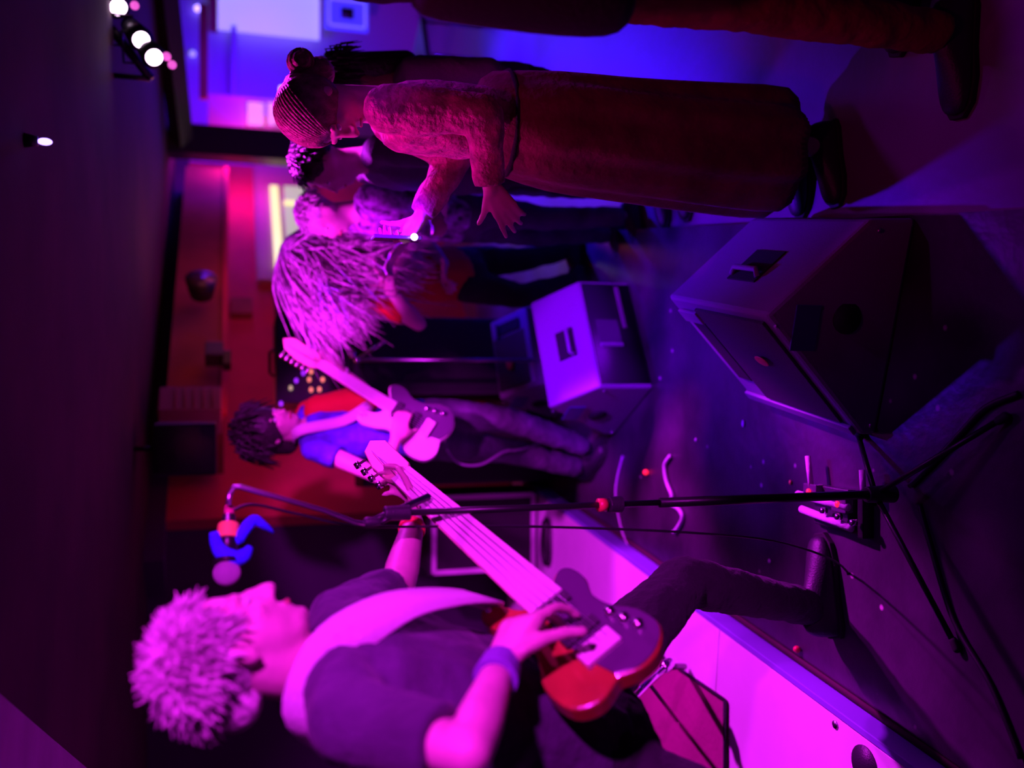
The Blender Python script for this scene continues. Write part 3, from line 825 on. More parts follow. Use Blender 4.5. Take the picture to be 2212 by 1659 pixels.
# guitars
def guitar(name, label, cat, c, tip, fn, k, mbody, mguard, mneck, nstr=4, nw=1.0):
    bn = (tip - c).normalized(); LN = (tip - c).length
    bf = V(fn); bf = (bf - bn * bf.dot(bn)).normalized(); bs = bf.cross(bn).normalized()
    if bs.z < 0:
        bs = -bs
    t = thing(name, c, label, cat)

    def BP(x, y, z=0.0):
        return c + bn * x + bs * y + bf * z
    outline = [(-0.22, 0.02), (-0.24, 0.10), (-0.20, 0.165), (-0.10, 0.175), (-0.02, 0.135), (0.05, 0.115), (0.12, 0.145), (0.20, 0.165), (0.245, 0.145), (0.225, 0.10), (0.165, 0.070), (0.14, 0.035),
               (0.14, -0.035), (0.165, -0.060), (0.185, -0.095), (0.16, -0.130), (0.10, -0.135), (0.04, -0.110), (-0.03, -0.120), (-0.10, -0.160), (-0.18, -0.165), (-0.235, -0.11), (-0.245, -0.04)]
    op = smooth_path([BP(x * k, y * k, -0.02) for x, y in outline + outline[:1]], 4)[:-1]
    MB().prism(op, bf * 0.042).build('body', M[mbody], t, bevel=0.006)
    pg = [(-0.21, 0.02), (-0.10, 0.045), (0.0, 0.048), (0.10, 0.02), (0.14, -0.04), (0.178, -0.095), (0.158, -0.126), (0.10, -0.131), (0.04, -0.107), (-0.03, -0.116), (-0.10, -0.155), (-0.18, -0.160), (-0.228, -0.108), (-0.238, -0.04)]
    MB().prism(smooth_path([BP(x * k, y * k, 0.0225) for x, y in pg + pg[:1]], 4)[:-1], bf * 0.004).build('pickguard', M[mguard], t, bevel=0.001)
    nk = MB()
    nk.loft([[BP(x, -w_, 0.026), BP(x, w_, 0.026), BP(x, w_ * .8, 0.010), BP(x, 0, 0.002), BP(x, -w_ * .8, 0.010)] for x, w_ in ((0.10, 0.032 * nw), (LN * .5, 0.028 * nw), (LN - 0.20, 0.022 * nw))])
    nk.build('neck', M[mneck], t, bevel=0.002)
    MB().prism([BP(0.08, -0.031 * nw, .026), BP(0.08, 0.031 * nw, .026), BP(LN - 0.2, 0.0215 * nw, .026), BP(LN - 0.2, -0.0215 * nw, .026)], bf * 0.006).build('fingerboard', M['cream'], t, bevel=0.001)
    hd_ = [(LN - 0.20, -0.022), (LN - 0.17, -0.040), (LN - 0.03, -0.045), (LN + 0.01, -0.015), (LN - 0.02, 0.020), (LN - 0.10, 0.038), (LN - 0.17, 0.034), (LN - 0.20, 0.022)]
    hdo = MB().prism([BP(x, y, 0.004) for x, y in hd_], bf * 0.016).build('headstock', M[mneck], t, bevel=0.003)
    for q in range(nstr):
        x = LN - 0.168 + q * 0.168 / nstr
        MB().tube([BP(x, 0.03, 0.010), BP(x, 0.048, 0.010), BP(x, 0.050, 0.010), BP(x, 0.064, 0.010)], [0.004, 0.004, 0.011, 0.009], 10).build('tuning_peg', M['chrome'], hdo)
        yy = (-0.026 + q * 0.052 / (nstr - 1))
        MB().tube([BP(x, 0.005, 0.024), BP(LN - 0.20, yy * .55, 0.036), BP(-0.12 * k, yy, 0.040)], 0.0011, 5).build('string', M['steel'], t)
    MB().box(BP(-0.12 * k, 0, 0.030), (0.045, 0.085, 0.018), (bn, bs, bf)).build('bridge', M['cream'], t, bevel=0.003)
    for x in (-0.03, 0.06):
        MB().box(BP(x, 0, 0.029), (0.028, 0.085, 0.014), (bn, bs, bf)).build('pickup', M['black_plastic'], t, bevel=0.003)
    for q in range(3):
        p = BP((-0.06 - q * 0.045) * k, (-0.095 - q * 0.012) * k, 0.0)
        MB().frus(p + bf * 0.022, p + bf * 0.042, 0.012, 0.010, 16).build('knob', M['chrome'], t)
    MB().ell(BP(0.225 * k, 0.13 * k, 0.024), (0.008, 0.008, 0.008)).build('strap_button', M['chrome'], t)
    return BP


BP = guitar('bass_guitar', 'bass guitar with pale maple neck and amber and dark body held by the bassist', 'bass guitar', bp_body, bp_head, (0.62, -0.72, 0.30), 0.72, 'orange_wood', 'dark_lacquer', 'maple', nw=1.35)

# strap
sidev = (J['shR'] - J['shL']).normalized(); spv = (J['neck'] - J['hip']).normalized(); fw_ = spv.cross(sidev); fw_ = fw_ if fw_.dot(fc) > 0 else -fw_
sp_pts = [mid(J['neck'], J['shR'], 0.55) - fw_ * 0.14 - spv * .16, mid(J['neck'], J['shR'], 0.50) - fw_ * 0.06 + spv * 0.0, mid(J['neck'], J['shR'], 0.35) + fw_ * 0.05 + spv * 0.02,
          mid(J['neck'], J['shL'], 0.0) + fw_ * 0.15 - spv * 0.09, mid(J['neck'], J['shL'], 0.25) + fw_ * 0.185 - spv * 0.18, mid(J['neck'], J['shL'], 0.5) + fw_ * 0.19 - spv * 0.27, BP(0.2, 0.115, 0.03)]
ribbon_pts = smooth_path(sp_pts, 5)
nrms = []
for i, p in enumerate(ribbon_pts):
    q = p - (J['hip'] + spv * (p - J['hip']).dot(spv)); nrms.append(q.normalized())
o = ribbon(MB(), ribbon_pts, nrms, 0.085, 0.005).build('guitar_strap', M['white_web'], origin=ribbon_pts[8])
tag(o, 'wide pale guitar strap across the chest of the near bassist', 'strap')

# ------------------------------------------------------------------ microphone stand
base = G(1962, 1065); top = at(858, 1108, 2.08)
base = V((top.x + 0.02, top.y + 0.02, 0)) if abs(base.y - top.y) > .4 else base
t = thing('microphone_stand', base, 'black boom microphone stand with a red band in front of the bassist', 'microphone stand')
ax_ = (top - (base + V((0, 0, 0.30)))).normalized(); pb = base + V((0, 0, 0.06))
MB().tube([pb, mid(pb, top, .52)], 0.0125, 12).build('lower_pole', M['black_metal'], t)
MB().tube([mid(pb, top, .5), top], 0.008, 12).build('upper_pole', M['black_metal'], t)
cl = at(1281, 1092, base.y); pm = mid(pb, top, .5)
tt = (cl.z - pb.z) / (top.z - pb.z); pc = mid(pb, top, tt)
MB().frus(pc - ax_ * 0.012, pc + ax_ * 0.008, 0.0165, 0.0165).build('clutch_band', M['red_plastic'], t)
MB().frus(pc - ax_ * 0.055, pc - ax_ * 0.02, 0.021, 0.019).build('clutch', M['black_plastic'], t, bevel=0.002)
MB().frus(base + V((0, 0, 0.05)), base + V((0, 0, 0.14)), 0.026, 0.022).build('leg_collar', M['black_plastic'], t, bevel=0.003)
for gx, gy in ((2075, 1400), (1860, 935), (2180, 900)):
    g = G(gx, gy)
    g = base + (g - base).normalized() * 0.33 if (g - base).length > .5 or (g - base).length < .2 else g
    g.z = 0.012
    L = MB().tube([base + V((0, 0, 0.11)), g], 0.008, 10).build('leg', M['black_metal'], t)
    MB().cap(g + (base - g).normalized() * 0.02 + V((0, 0, .004)), g, 0.011, 0.012).build('rubber_foot', M['rubber'], L)
MB().frus(top - ax_ * 0.03, top + ax_ * 0.03, 0.018, 0.016).build('swivel', M['black_plastic'], t, bevel=0.003)
kq = at(822, 1130, 2.06)
MB().tube([top, kq], 0.006, 8).build('wing_screw', M['black_metal'], t)
bm_pts = [at(910, 1078, 2.16), at(800, 1112, 2.09), at(762, 1118, 2.06), at(700, 1098, 2.03), at(530, 1053, 2.0)]
MB().tube([at(925, 1073, 2.17), at(858, 1103, 2.10), at(800, 1128, 2.06)], 0.009, 10).build('boom_tail', M['black_metal'], t)
MB().tube([at(800, 1133, 2.06), at(765, 1128, 2.05), at(700, 1103, 2.03), at(520, 1052, 2.0), at(506, 1052, 2.0), at(496, 1068, 1.99), at(492, 1090, 1.98)], 0.0055, 10).build('boom_arm', M['steel'], t)
cg = at(795, 1128, 2.06)
MB().cap(cg, cg + V((0, 0, -0.02)), 0.012, 0.010).build('boom_clamp', M['black_plastic'], t)
MB().tube(smooth_path([at(498, 1075, 2.0), at(560, 1095, 2.03), at(700, 1130, 2.06), at(860, 1135, 2.10), at(1130, 1138, 2.10), at(1500, 1148, 2.12), G(1740, 1180, 0.006), G(1850, 1240, 0.006), G(1760, 1300, 0.006)], 6), 0.0032, 8).build('cord_placeholder', M['cable'], t) if False else None

# microphone with a blue cloth tied round it
mg = at(490, 1238, 1.93); me_ = at(495, 1108, 2.0)
md = (me_ - mg).normalized()
t = thing('microphone', mg, 'silver ball-headed microphone wrapped in a bright blue cloth at the mouth of the bassist', 'microphone')
MB().ell(mg, (0.0255, 0.0255, 0.027)).build('ball_grille', mat('silver_wire_mesh', (0.7, 0.68, 0.72), 0.4, 0.3, bump=0.9, bscale=500), t)
MB().frus(mg + md * 0.018, mg + md * 0.026, 0.0275, 0.0275, 24).build('collar_ring', M['black_metal'], t)
MB().frus(mg + md * 0.024, mg + md * 0.125, 0.021, 0.013, 24).build('handle', M['black_metal'], t)
LM = (me_ - mg).length
MB().frus(mg + md * 0.072, mg + md * 0.105, 0.0225, 0.0215, 24).build('yellow_tape', M['yellow'], t, bevel=0.002)
MB().frus(mg + md * 0.115, mg + md * (LM + 0.015), 0.011, 0.0095, 20).build('cable_plug', mat('red_plug', (0.6, 0.05, 0.2), 0.4), t, bevel=0.002)
cb = MB()
arc = [at(462, 1150, 1.95), at(470, 1180, 1.95), at(488, 1200, 1.94), at(512, 1207, 1.94), at(532, 1195, 1.95), at(538, 1182, 1.96)]
arc = smooth_path(arc, 4); n_ = len(arc)
cb.tube(arc, [0.007 + 0.010 * math.sin(math.pi * min(1, (i + 1) / n_)) for i in range(n_)], 12)
arc2 = smooth_path([at(516, 1166, 1.96), at(530, 1142, 1.97), at(548, 1125, 1.98), at(566, 1132, 1.98), at(590, 1150, 1.99)], 4); n_ = len(arc2)
cb.tube(arc2, [0.010 + 0.004 * math.sin(math.pi * i / n_) - 0.009 * (i / n_) ** 2 for i in range(n_)], 12)
cb.tube(smooth_path([at(470, 1178, 1.97), at(495, 1172, 1.99), at(516, 1166, 1.96)], 4), 0.008, 12)
o = cb.build('blue_cloth_wrap', M['blue_cloth'], origin=arc[8], disp=0.004, dscale=0.02)
tag(o, 'bright blue cloth strip knotted round the microphone with a loose tail', 'cloth')
o = MB().tube(smooth_path([me_, at(545, 1090, 2.03), at(640, 1110, 2.05), at(760, 1136, 2.08), at(860, 1138, 2.11), at(1130, 1137, 2.12), at(1480, 1150, 2.13), at(1700, 1175, 2.2), G(1830, 1235, 0.006), G(1810, 1330, 0.006)], 6), 0.0033, 8).build('microphone_cable', M['cable'], origin=me_)
tag(o, 'thin black microphone cable hanging beside the stand down to the stage floor', 'cable')

# ------------------------------------------------------------------ pedal board behind the stand
pA = G(1882, 1060); pB = G(1882, 1162); pC = G(1745, 1062)
t = thing('pedal_board', (pA + pB) / 2, 'small metal pedal board with two red lights on the stage behind the microphone stand', 'pedal board')
ex = (pB - pA).normalized(); ey = V((-ex.y, ex.x, 0)); ey = ey if ey.y > 0 else -ey
MB().box((pA + pB) / 2 + V((0, 0, 0.02)), ((pB - pA).length, 0.025, 0.04), (ex, ey, V((0, 0, 1)))).build('front_rail', M['black_metal'], t, bevel=0.004)
for j, (a_, b_) in enumerate(((G(1870, 1140), G(1760, 1098)), (G(1862, 1095), G(1752, 1066)))):
    for p in (a_, b_):
        p.z = 0.05
    MB().tube([a_, b_], 0.012, 12).build('side_rail', M['white_cloth'], t)
a_, b_ = G(1745, 985, 0.05), G(1752, 1050, 0.05)
MB().tube([a_, b_], 0.009, 12).build('treadle_bar', M['white_cloth'], t)
a_, b_ = G(1862, 1015, 0.05), G(1865, 1068, 0.05)
MB().tube([a_, b_], 0.009, 12).build('treadle_bar', M['white_cloth'], t)
cpb = (G(1800, 1080) + G(1830, 1110)) / 2
MB().box(cpb + V((0, 0, 0.02)), ((pB - pA).length * .9, 0.17, 0.03), (ex, ey, V((0, 0, 1)))).build('tray', M['black_plastic'], t, bevel=0.004)
for x, y in ((1750, 1062), (1812, 1089)):
    p = G(x, y, 0.055)
    MB().box(p - V((0, 0, 0.012)), (0.05, 0.07, 0.03), (ex, ey, V((0, 0, 1)))).build('pedal', M['dark_lacquer'], t, bevel=0.004)
    MB().ell(p + V((0, 0, 0.006)), (0.010, 0.010, 0.006)).build('red_light', M['led_red'], t)
for k in range(3):
    p = G(1778 + k * 32, 1103 + k * 13, 0.065)
    MB().frus(p - V((0, 0, .01)), p + V((0, 0, 0.008)), 0.011, 0.009, 14).build('foot_switch', M['chrome'], t)

# ------------------------------------------------------------------ wedge monitors
def wedge(label, O, e, wv, prof, slope_faces, mk='grey_plastic', scale=1.0, front='slope'):
    """O floor corner, e profile direction, wv width vector, prof list of (s,z)"""
    e = V(e); e.z = 0; e.normalize(); Z = V((0, 0, 1)); wv = V(wv); W = wv.length; wu = wv.normalized()
    PP = lambda s, z, k=0.0: V(O) + e * s + Z * z + wv * k
    t = thing('stage_monitor', PP(prof[-1][0] / 2, 0, .5) - Z * 0.0, label, 'monitor speaker', 'stage monitor speakers')
    poly = [PP(s, z) for s, z in prof]
    MB().prism(poly, wv).build('cabinet', M[mk], t, bevel=0.012)
    for (i, kind) in slope_faces:
        a, b = prof[i], prof[i + 1]
        pa_, pb_ = PP(*a), PP(*b); L = (pb_ - pa_).length; du = (pb_ - pa_).normalized(); n = du.cross(wu).normalized()
        cen = PP((prof[0][0] + prof[-1][0]) / 2, 0.15)
        if n.dot(pa_ - cen) < 0:
            n = -n
        Q = lambda u_, k: pa_ + du * (L * u_) + wv * k + n * 0.002
        if kind == 'grille':
            g = MB()
            g.box(Q(.52, .40) + n * 0.004, (L * 0.84, W * 0.66, 0.010), (du, wu, n))
            gr = g.build('grille', M['grille'], t, bevel=0.002)
            MB().box(Q(.55, .84) + n * 0.001, (L * .62, W * .14, 0.006), (du, wu, n)).build('horn_slot', M['rubber'], t, bevel=0.002)
            MB().box(Q(.86, .84) + n * 0.008, (L * .10, W * .2, 0.012), (du, wu, n)).build('horn_lip', M[mk], t, bevel=0.003)
            MB().ell(Q(.58, .36) + n * 0.018, (0.022, 0.034, 0.004), (du, wu, n)).build('badge', M['red_plastic'], gr)
            MB().box(Q(0.05, .5) + n * 0.006, (0.035, W * 0.96, 0.014), (du, wu, n)).build('lower_lip', M[mk], t, bevel=0.004)
        if kind == 'handle':
            MB().box(Q(.45, .48), (L * .34, W * .26, 0.006), (du, wu, n)).build('handle_cup', M['rubber'], t, bevel=0.002)
            MB().tube([Q(.33, .36) + n * 0.004, Q(.37, .38) + n * 0.02, Q(.37, .58) + n * 0.02, Q(.33, .60) + n * 0.004], 0.009, 10).build('handle', M[mk], t)
        if kind == 'plate':
            MB().box(Q(.62, .50) + n * .002, (L * .42, W * .24, 0.008), (du, wu, n)).build('jack_plate', M['dark_lacquer'], t, bevel=0.002)
            MB().box(Q(.62, .38) + n * .008, (L * .42, W * .03, 0.012), (du, wu, n)).build('plate_edge', M[mk], t, bevel=0.002)
            MB().box(Q(.30, .74) + n * .004, (0.02, W * .40, 0.012), (du, wu, n)).build('trim_strip', M['dull_violet'], t, bevel=0.003)
            MB().box(Q(.5, .5) + n * .001, (L * .92, W * .94, 0.003), (du, wu, n)).build('rear_panel', M['black_plastic'], t)
    # end panels with screws
    nend = -wu
    for (s_, z_) in [(p[0] + (0.03 if p[0] < prof[-1][0] / 2 else -0.03), max(p[1] - 0.03, 0.03)) for p in prof[1:-1]]:
        MB().ell(PP(s_, z_) + nend * 0.003, (0.007, 0.007, 0.005)).build('screw', M['steel'], t)
    sm = (prof[0][0] + prof[-1][0]) / 2
    MB().frus(PP(sm + 0.03, 0.17) + nend * 0.004, PP(sm + 0.03, 0.17) - nend * 0.002, 0.045, 0.045, 24).build('pole_socket', M['rubber'], t)
    MB().box(PP(sm - 0.0, 0.30) + nend * 0.003, (0.13, 0.08, 0.006), (e, Z, nend)).build('end_plate', mat('blue_black_plate', (0.06, 0.04, 0.22), 0.4), t, bevel=0.002)
    return t


E0 = V((-0.15, 2.30, 0)); C0 = V((0.46, 2.13, 0)); e_ = (C0 - E0); L_ = e_.length; e_ = e_.normalized()
wv = V((0.105, 0.60, 0))
wedge('large stage monitor nearest the camera, its slotted face turned to the bassist', E0, e_, wv,
      [(0, 0), (0.0, 0.05), (0.35, 0.425), (L_ - 0.01, 0.15), (L_, 0)], [(1, 'grille'), (2, 'handle')])
O1 = V((-0.015, 3.80, 0)); w1 = V((0.50, 0.27, 0)); ee = V((-0.47, 0.88, 0))
def flip(O, wv, ee, **k):
    return k
wedge('middle stage monitor with its violet-lit back and handle hole facing the camera', O1 + V((0, 0, 0)), ee, w1,
      [(0, 0), (0, 0.26), (0.20, 0.44), (0.50, 0.06), (0.50, 0)], [(1, 'handle'), (0, 'plate')])
O2 = V((0.02, 4.66, 0)); w2 = V((0.43, 0.20, 0))
wedge('farthest stage monitor, half hidden behind the middle one', O2 + V((-0.02, 0.0, 0)), V((-0.42, .9, 0)), w2,
      [(0, 0), (0, 0.26), (0.20, 0.42), (0.46, 0.06), (0.46, 0)], [(1, 'grille')])

# ------------------------------------------------------------------ amplifiers
def cabinet(nm, label, c, size, yaw, m='black_carpet', piping=None, group=None, grille=True, knobs=0, cat='amplifier', feet=True):
    ca, sa = math.cos(yaw), math.sin(yaw); ax = (V((ca, sa, 0)), V((-sa, ca, 0)), V((0, 0, 1)))
    c = V(c); t = thing(nm, c, label, cat, group); w_, d_, h_ = size; m0 = c + V((0, 0, h_ / 2))
    MB().box(m0, (w_, d_, h_), ax).build('cabinet', M[m], t, bevel=0.012)
    fr = m0 - ax[1] * (d_ / 2 + 0.004)
    if grille:
        hh = h_ * (0.90 if not knobs else 0.62); off = -h_ * (0 if not knobs else 0.14)
        MB().box(fr + ax[2] * off, (w_ * 0.90, 0.012, hh), ax).build('grille', M['grille'], t, bevel=0.003)
        if piping:
            pp = MB()
            for q in (-1, 1):
                pp.box(fr + ax[2] * off + ax[0] * (q * w_ * .455) - ax[1] * .006, (0.028, 0.014, hh), ax)
                pp.box(fr + ax[2] * (off + q * hh / 2) - ax[1] * .006, (w_ * .93, 0.014, 0.028), ax)
            pp.build('piping', M[piping], t, bevel=0.003)
    for k in range(knobs):
        p = fr + ax[2] * (h_ * .34) + ax[0] * (w_ * (-0.36 + 0.72 * k / max(1, knobs - 1)))
        MB().frus(p, p - ax[1] * 0.02, 0.013, 0.011, 14).build('knob', M['chrome'], t)
    MB().tube([m0 + ax[2] * h_ / 2 + ax[0] * -.08, m0 + ax[2] * (h_ / 2 + .025) + ax[0] * -.06, m0 + ax[2] * (h_ / 2 + .025) + ax[0] * .06, m0 + ax[2] * h_ / 2 + ax[0] * .08], 0.009, 8).build('carry_handle', M['black_plastic'], t)
    return t, fr, ax


c1_ = G(1132, 1130, HR)
cabinet('bass_cabinet', 'black loudspeaker cabinet with pale piping on the far end of the white platform', (c1_.x, c1_.y - 0.12, HR + 0.0), (0.47, 0.30, 0.66), -0.02, piping='white_paint', cat='speaker cabinet')
cabinet('loudspeaker_cabinet', 'tall black loudspeaker cabinet standing behind the far guitarist, on the right', (0.14, 5.45, 0), (0.46, 0.34, 1.16), 0.15, cat='speaker cabinet')
cabinet('loudspeaker_cabinet', 'black loudspeaker cabinet directly behind the body of the far guitarist', (-0.37, 5.35, 0), (0.44, 0.34, 1.12), 0.1, cat='speaker cabinet')
tt_, fr, ax = cabinet('amplifier_rack', 'black amplifier rack with glowing lights on top of the tall loudspeaker cabinet', (0.12, 5.45, 1.162), (0.50, 0.30, 0.42), 0.15, grille=False, knobs=0)
for i, (x, y, mk) in enumerate(((668, 820, 'led_amber'), (697, 820, 'led_amber'), (672, 803, 'led_amber'), (672, 842, 'led_amber'), (690, 841, 'led_amber'), (628, 838, 'led_yellow'), (607, 872, 'led_violet'), (640, 822, 'led_violet'), (655, 806, 'led_violet'))):
    d_ = at(x, y, 1.0) - CAM; n_ = ax[1]
    p = CAM + d_ * ((fr - ax[1] * .012 - CAM).dot(n_) / d_.dot(n_))
    MB().ell(p, (0.014, 0.006, 0.010), ax).build('indicator', M[mk], tt_)
# things on the white platform
m0, m1 = G(1572, 1640, HR), G(1572, 1512, HR); m2 = G(1368, 1372, HR)
lft = (m0 - m1).normalized()
poly = [m1, m2, m2 + lft * 0.62, m1 + lft * 0.62]
t = thing('floor_mat', mid(m1, m2), 'dark red mat with a dark edge lying on the white platform', 'mat')
MB().prism(poly, (0, 0, 0.012)).build('mat', M['red_mat'], t, bevel=0.003)
ed = MB()
for i in range(4):
    a_, b_ = poly[i] + V((0, 0, .012)), poly[(i + 1) % 4] + V((0, 0, .012)); ed.tube([a_, b_], 0.007, 8)
ed.build('edge_binding', M['black_cloth'], t)
# folded chrome stand
t = thing('folded_stand', G(1400, 1470, HR), 'folded chrome instrument stand on the red mat beside the bass body', 'stand')
sp0 = G(1478, 1440, HR + .02); 
sa = at(1313, 1493, 2.9); sb = at(1378, 1468, 2.95); scn = at(1438, 1440, 3.05); sdn = at(1362, 1512, 2.9)
MB().tube([sa, sb], 0.014, 12).build('upper_tube', M['chrome'], t)
MB().tube([sdn, mid(sdn, scn, .5), scn], 0.013, 12).build('cross_tube', M['chrome'], t)
MB().cap(scn, scn + (scn - sdn).normalized() * .03, 0.024, 0.020).build('joint', M['chrome'], t)
MB().cap(sdn, sdn + V((0, 0, .004)), 0.019, 0.019).build('end_knob', M['chrome'], t)
MB().tube([scn, sp0], 0.012, 12).build('leg', M['black_metal'], t)
f1 = V((scn.x - .1, scn.y, HR + .022)); f2 = G(1500, 1600, HR + .02)
f2 = mid(f2, G(1440, 1530, HR + .02), .6)
MB().tube([mid(sdn, scn), V((f2.x, f2.y, f2.z))], 0.007, 12).build('leg', M['black_metal'], t)
# pale cup-like case
p = at(1352, 1425, 2.3)
p_ = G(1352, 1425, HR + .012)
# coil of black cable on the platform
cc_ = G(1185, 1170, HR + 0.01)
cl = MB()
pts = []
for i in range(70):
    a_ = i * 0.36
    pts.append(cc_ + V((0.13 * math.cos(a_) * (1 + .05 * math.sin(a_ * .3)), 0.055 * math.sin(a_), 0.012 + 0.004 * (i // 18) + 0.003 * math.sin(i))))
cl.tube(pts, 0.006, 8)
o = cl.build('cable_coil', M['cable'], origin=cc_)
tag(o, 'coil of black cable lying on the far part of the white platform', 'cable')

# cables on the stage
def cable(px, lab, m='cable', r=0.005, z=0.006, nm='stage_cable', cat='cable'):
    pts = smooth_path([G(x, y, z) for x, y in px], 6)
    o = MB().tube(pts, r, 8).build(nm, M[m], origin=pts[0]); tag(o, lab, cat); return o


cable([(1448, 985), (1436, 1005), (1440, 1040), (1452, 1072), (1446, 1086), (1466, 1100), (1474, 1118), (1464, 1140), (1455, 1150)], 'pale cable snaking over the stage floor behind the microphone stand', 'pale_cable', 0.009, 0.010)
cable([(1345, 985), (1330, 1060), (1342, 1140), (1362, 1188)], 'violet-lit cable on the stage at the end of the white platform', 'pale_cable', 0.006)
cable([(1985, 1090), (2010, 1180), (2060, 1340), (2140, 1480), (2205, 1640)], 'thick black cable running over the near stage floor away from the stand foot', 'cable', 0.007, 0.008)
cable([(1965, 1050), (2030, 985), (2080, 930), (2130, 880), (2200, 850)], 'black cable running from the stand foot towards the near monitor', 'cable', 0.008, 0.008)
o = cable([(1640, 1385), (1720, 1440), (1800, 1500), (1870, 1552)], 'thin dark red cord along the foot of the white platform', 'red_plastic', 0.0035, 0.005)
for x, y, lab in ((1400, 1020, 'tiny red light on the stage behind the pale cable'), (1728, 1402, 'small red scrap by the foot of the white platform')):
    p = G(x, y, 0.0)
    o = MB().ell(p + V((0, 0, 0.012)), (0.012, 0.012, 0.012)).build('red_light' if x == 1400 else 'red_scrap', M['led_red'] if x == 1400 else M['red_plastic'])
    tag(o, lab, 'lamp' if x == 1400 else 'litter')
rr = random.Random(4)
sc_pts = [(1605, 915, 'oval pale scrap on the stage left of the near monitor'), (1503, 950, 'pale pellet on the stage behind the oval scrap'), (1707, 1042, 'yellowish fleck on the stage above the pedal board'), (1662, 1212, 'pale fleck on the stage in front of the shoe of the bassist')]
for x, y, lab in sc_pts:
    p = G(x, y, 0.004)
    o = MB().ell(p, (0.014 if x == 1605 else 0.008, 0.009 if x == 1605 else 0.007, 0.004)).build('paper_scrap', M['white_cloth'] if x != 1707 else M['yellow']); tag(o, lab, 'litter')

# ------------------------------------------------------------------ far guitarist
J = dict(head=at(588, 925, 4.40), neck=at(652, 932, 4.42), shR=at(680, 968, 4.30), shL=at(668, 893, 4.55), elR=at(822, 1030, 4.16), wrR=at(856, 950, 4.12),
         elL=at(795, 852, 4.46), wrL=at(733, 800, 4.40), hip=at(905, 925, 4.42), hipL=at(930, 898, 4.46), hipR=at(930, 955, 4.38),
         knL=at(1095, 905, 4.36), anL=at(1262, 965, 4.40), knR=at(1100, 975, 4.50), anR=at(1262, 1010, 4.50))
J['anL'].z = J['anR'].z = 0.09
g_c = at(882, 905, 4.20); g_t = at(612, 742, 4.40)
gn = (g_t - g_c).normalized()
gf = V((0.35, -0.9, 0.15)); gf = (gf - gn * gf.dot(gn)).normalized()
gp = person('guitarist', (J['hip'].x, J['hip'].y, 0), 'person with dark hair, blue and red shirt, playing a pale guitar behind the monitors', J, (0.72, -0.62, -0.15), (0.05, -0.1, 1),
            s=1.0, skin='skin', shirt='blue_shirt', trousers='denim', hair='dark_hair', vox=0.011, sleeve=0.35, hairkw=dict(locks=500, length=0.09, vol=1.22, back=0.12, droop=0.7, rad=.005),
            hands=dict(R=dict(d=at(868, 905, 4.14) - J['wrR'], pn=-gf, curl=(.4, .5, .5, .6), side=-1), L=dict(d=at(712, 768, 4.40) - J['wrL'], pn=-gf, curl=(.8, .8, .8, .8), side=1)),
            footdir=[(1, -.6), (.7, -.9)])
# red vest panel on his left side
hipv, shm = J['hip'], mid(J['shL'], J['shR'])
lp = MB()
for a_, b_, r_ in ((at(690, 885, 4.44), at(790, 870, 4.40), 0.075),):
    lp.cap(a_, b_, r_, r_ * .9)
lp.cap(J['shL'], mid(J['shL'], J['elL'], .5), 0.068, 0.066); lp.frus(mid(J['shL'], J['elL'], .4), mid(J['shL'], J['elL'], .95), 0.068, 0.062)
lp.build('red_sleeve', M['red_shirt'], gp, remesh=0.012, smooth=3, disp=0.015, dscale=.06)
for i in range(1):
    MB().tube([mid(J['wrL'], J['elL'], .1), mid(J['wrL'], J['elL'], .16)], 0.033, 14).build('bracelet', M['white_cloth'], gp)
GP = guitar('electric_guitar', 'pale electric guitar with dark pickguard held by the far guitarist', 'guitar', g_c, g_t, gf, 0.82, 'cream', 'dark_lacquer', 'maple', 6)
fs_ = smooth_path([mid(J['neck'], J['shR'], .4) - gf * 0.02 + V((0, 0, .07)), mid(J['neck'], J['shR'], .3) + gf * 0.10 + V((0, 0, .02)), mid(J['neck'], J['hip'], .35) + gf * 0.15, mid(J['neck'], J['hip'], .55) + gf * .16 + V((.06, 0, 0)), GP(0.19, 0.10, 0.03)], 5)
o = ribbon(MB(), fs_, gf, 0.05, 0.004).build('guitar_strap', M['white_web'], origin=fs_[6])
tag(o, 'pale strap over the blue shirt of the far guitarist', 'strap')
o = MB().tube(smooth_path([GP(-0.19, -0.05, 0), at(960, 960, 4.3), at(990, 1000, 4.3), at(1040, 1003, 4.35), at(1090, 975, 4.4), at(1135, 968, 4.45), G(1240, 930, .006)], 6), 0.006, 8).build('guitar_cable', M['pale_cable'], origin=GP(-.19, -.05, 0))
tag(o, 'pale cable looping down from the guitar of the far guitarist', 'cable')
# low microphone stand in front of the tall cabinet
b0 = V((0.13, 4.72, 0)); t0 = at(770, 778, 4.72)
t = thing('microphone_stand', b0, 'thin microphone stand with a pale microphone by the tall loudspeaker cabinet', 'microphone stand')
MB().tube([b0 + V((0, 0, .02)), t0], 0.010, 10).build('pole', M['steel'], t)
MB().tube([t0, at(830, 738, 4.6)], 0.009, 10).build('boom_arm', M['steel'], t)
MB().cap(t0 + V((0, -.01, 0)), t0 + V((0, -.03, 0)), 0.018, 0.016).build('clamp', M['chrome'], t)
MB().ell(at(762, 768, 4.7), (.016, .016, .016)).build('knob', M['chrome'], t)
MB().frus(b0, b0 + V((0, 0, .025)), 0.13, 0.11, 28).build('round_base', M['black_metal'], t)

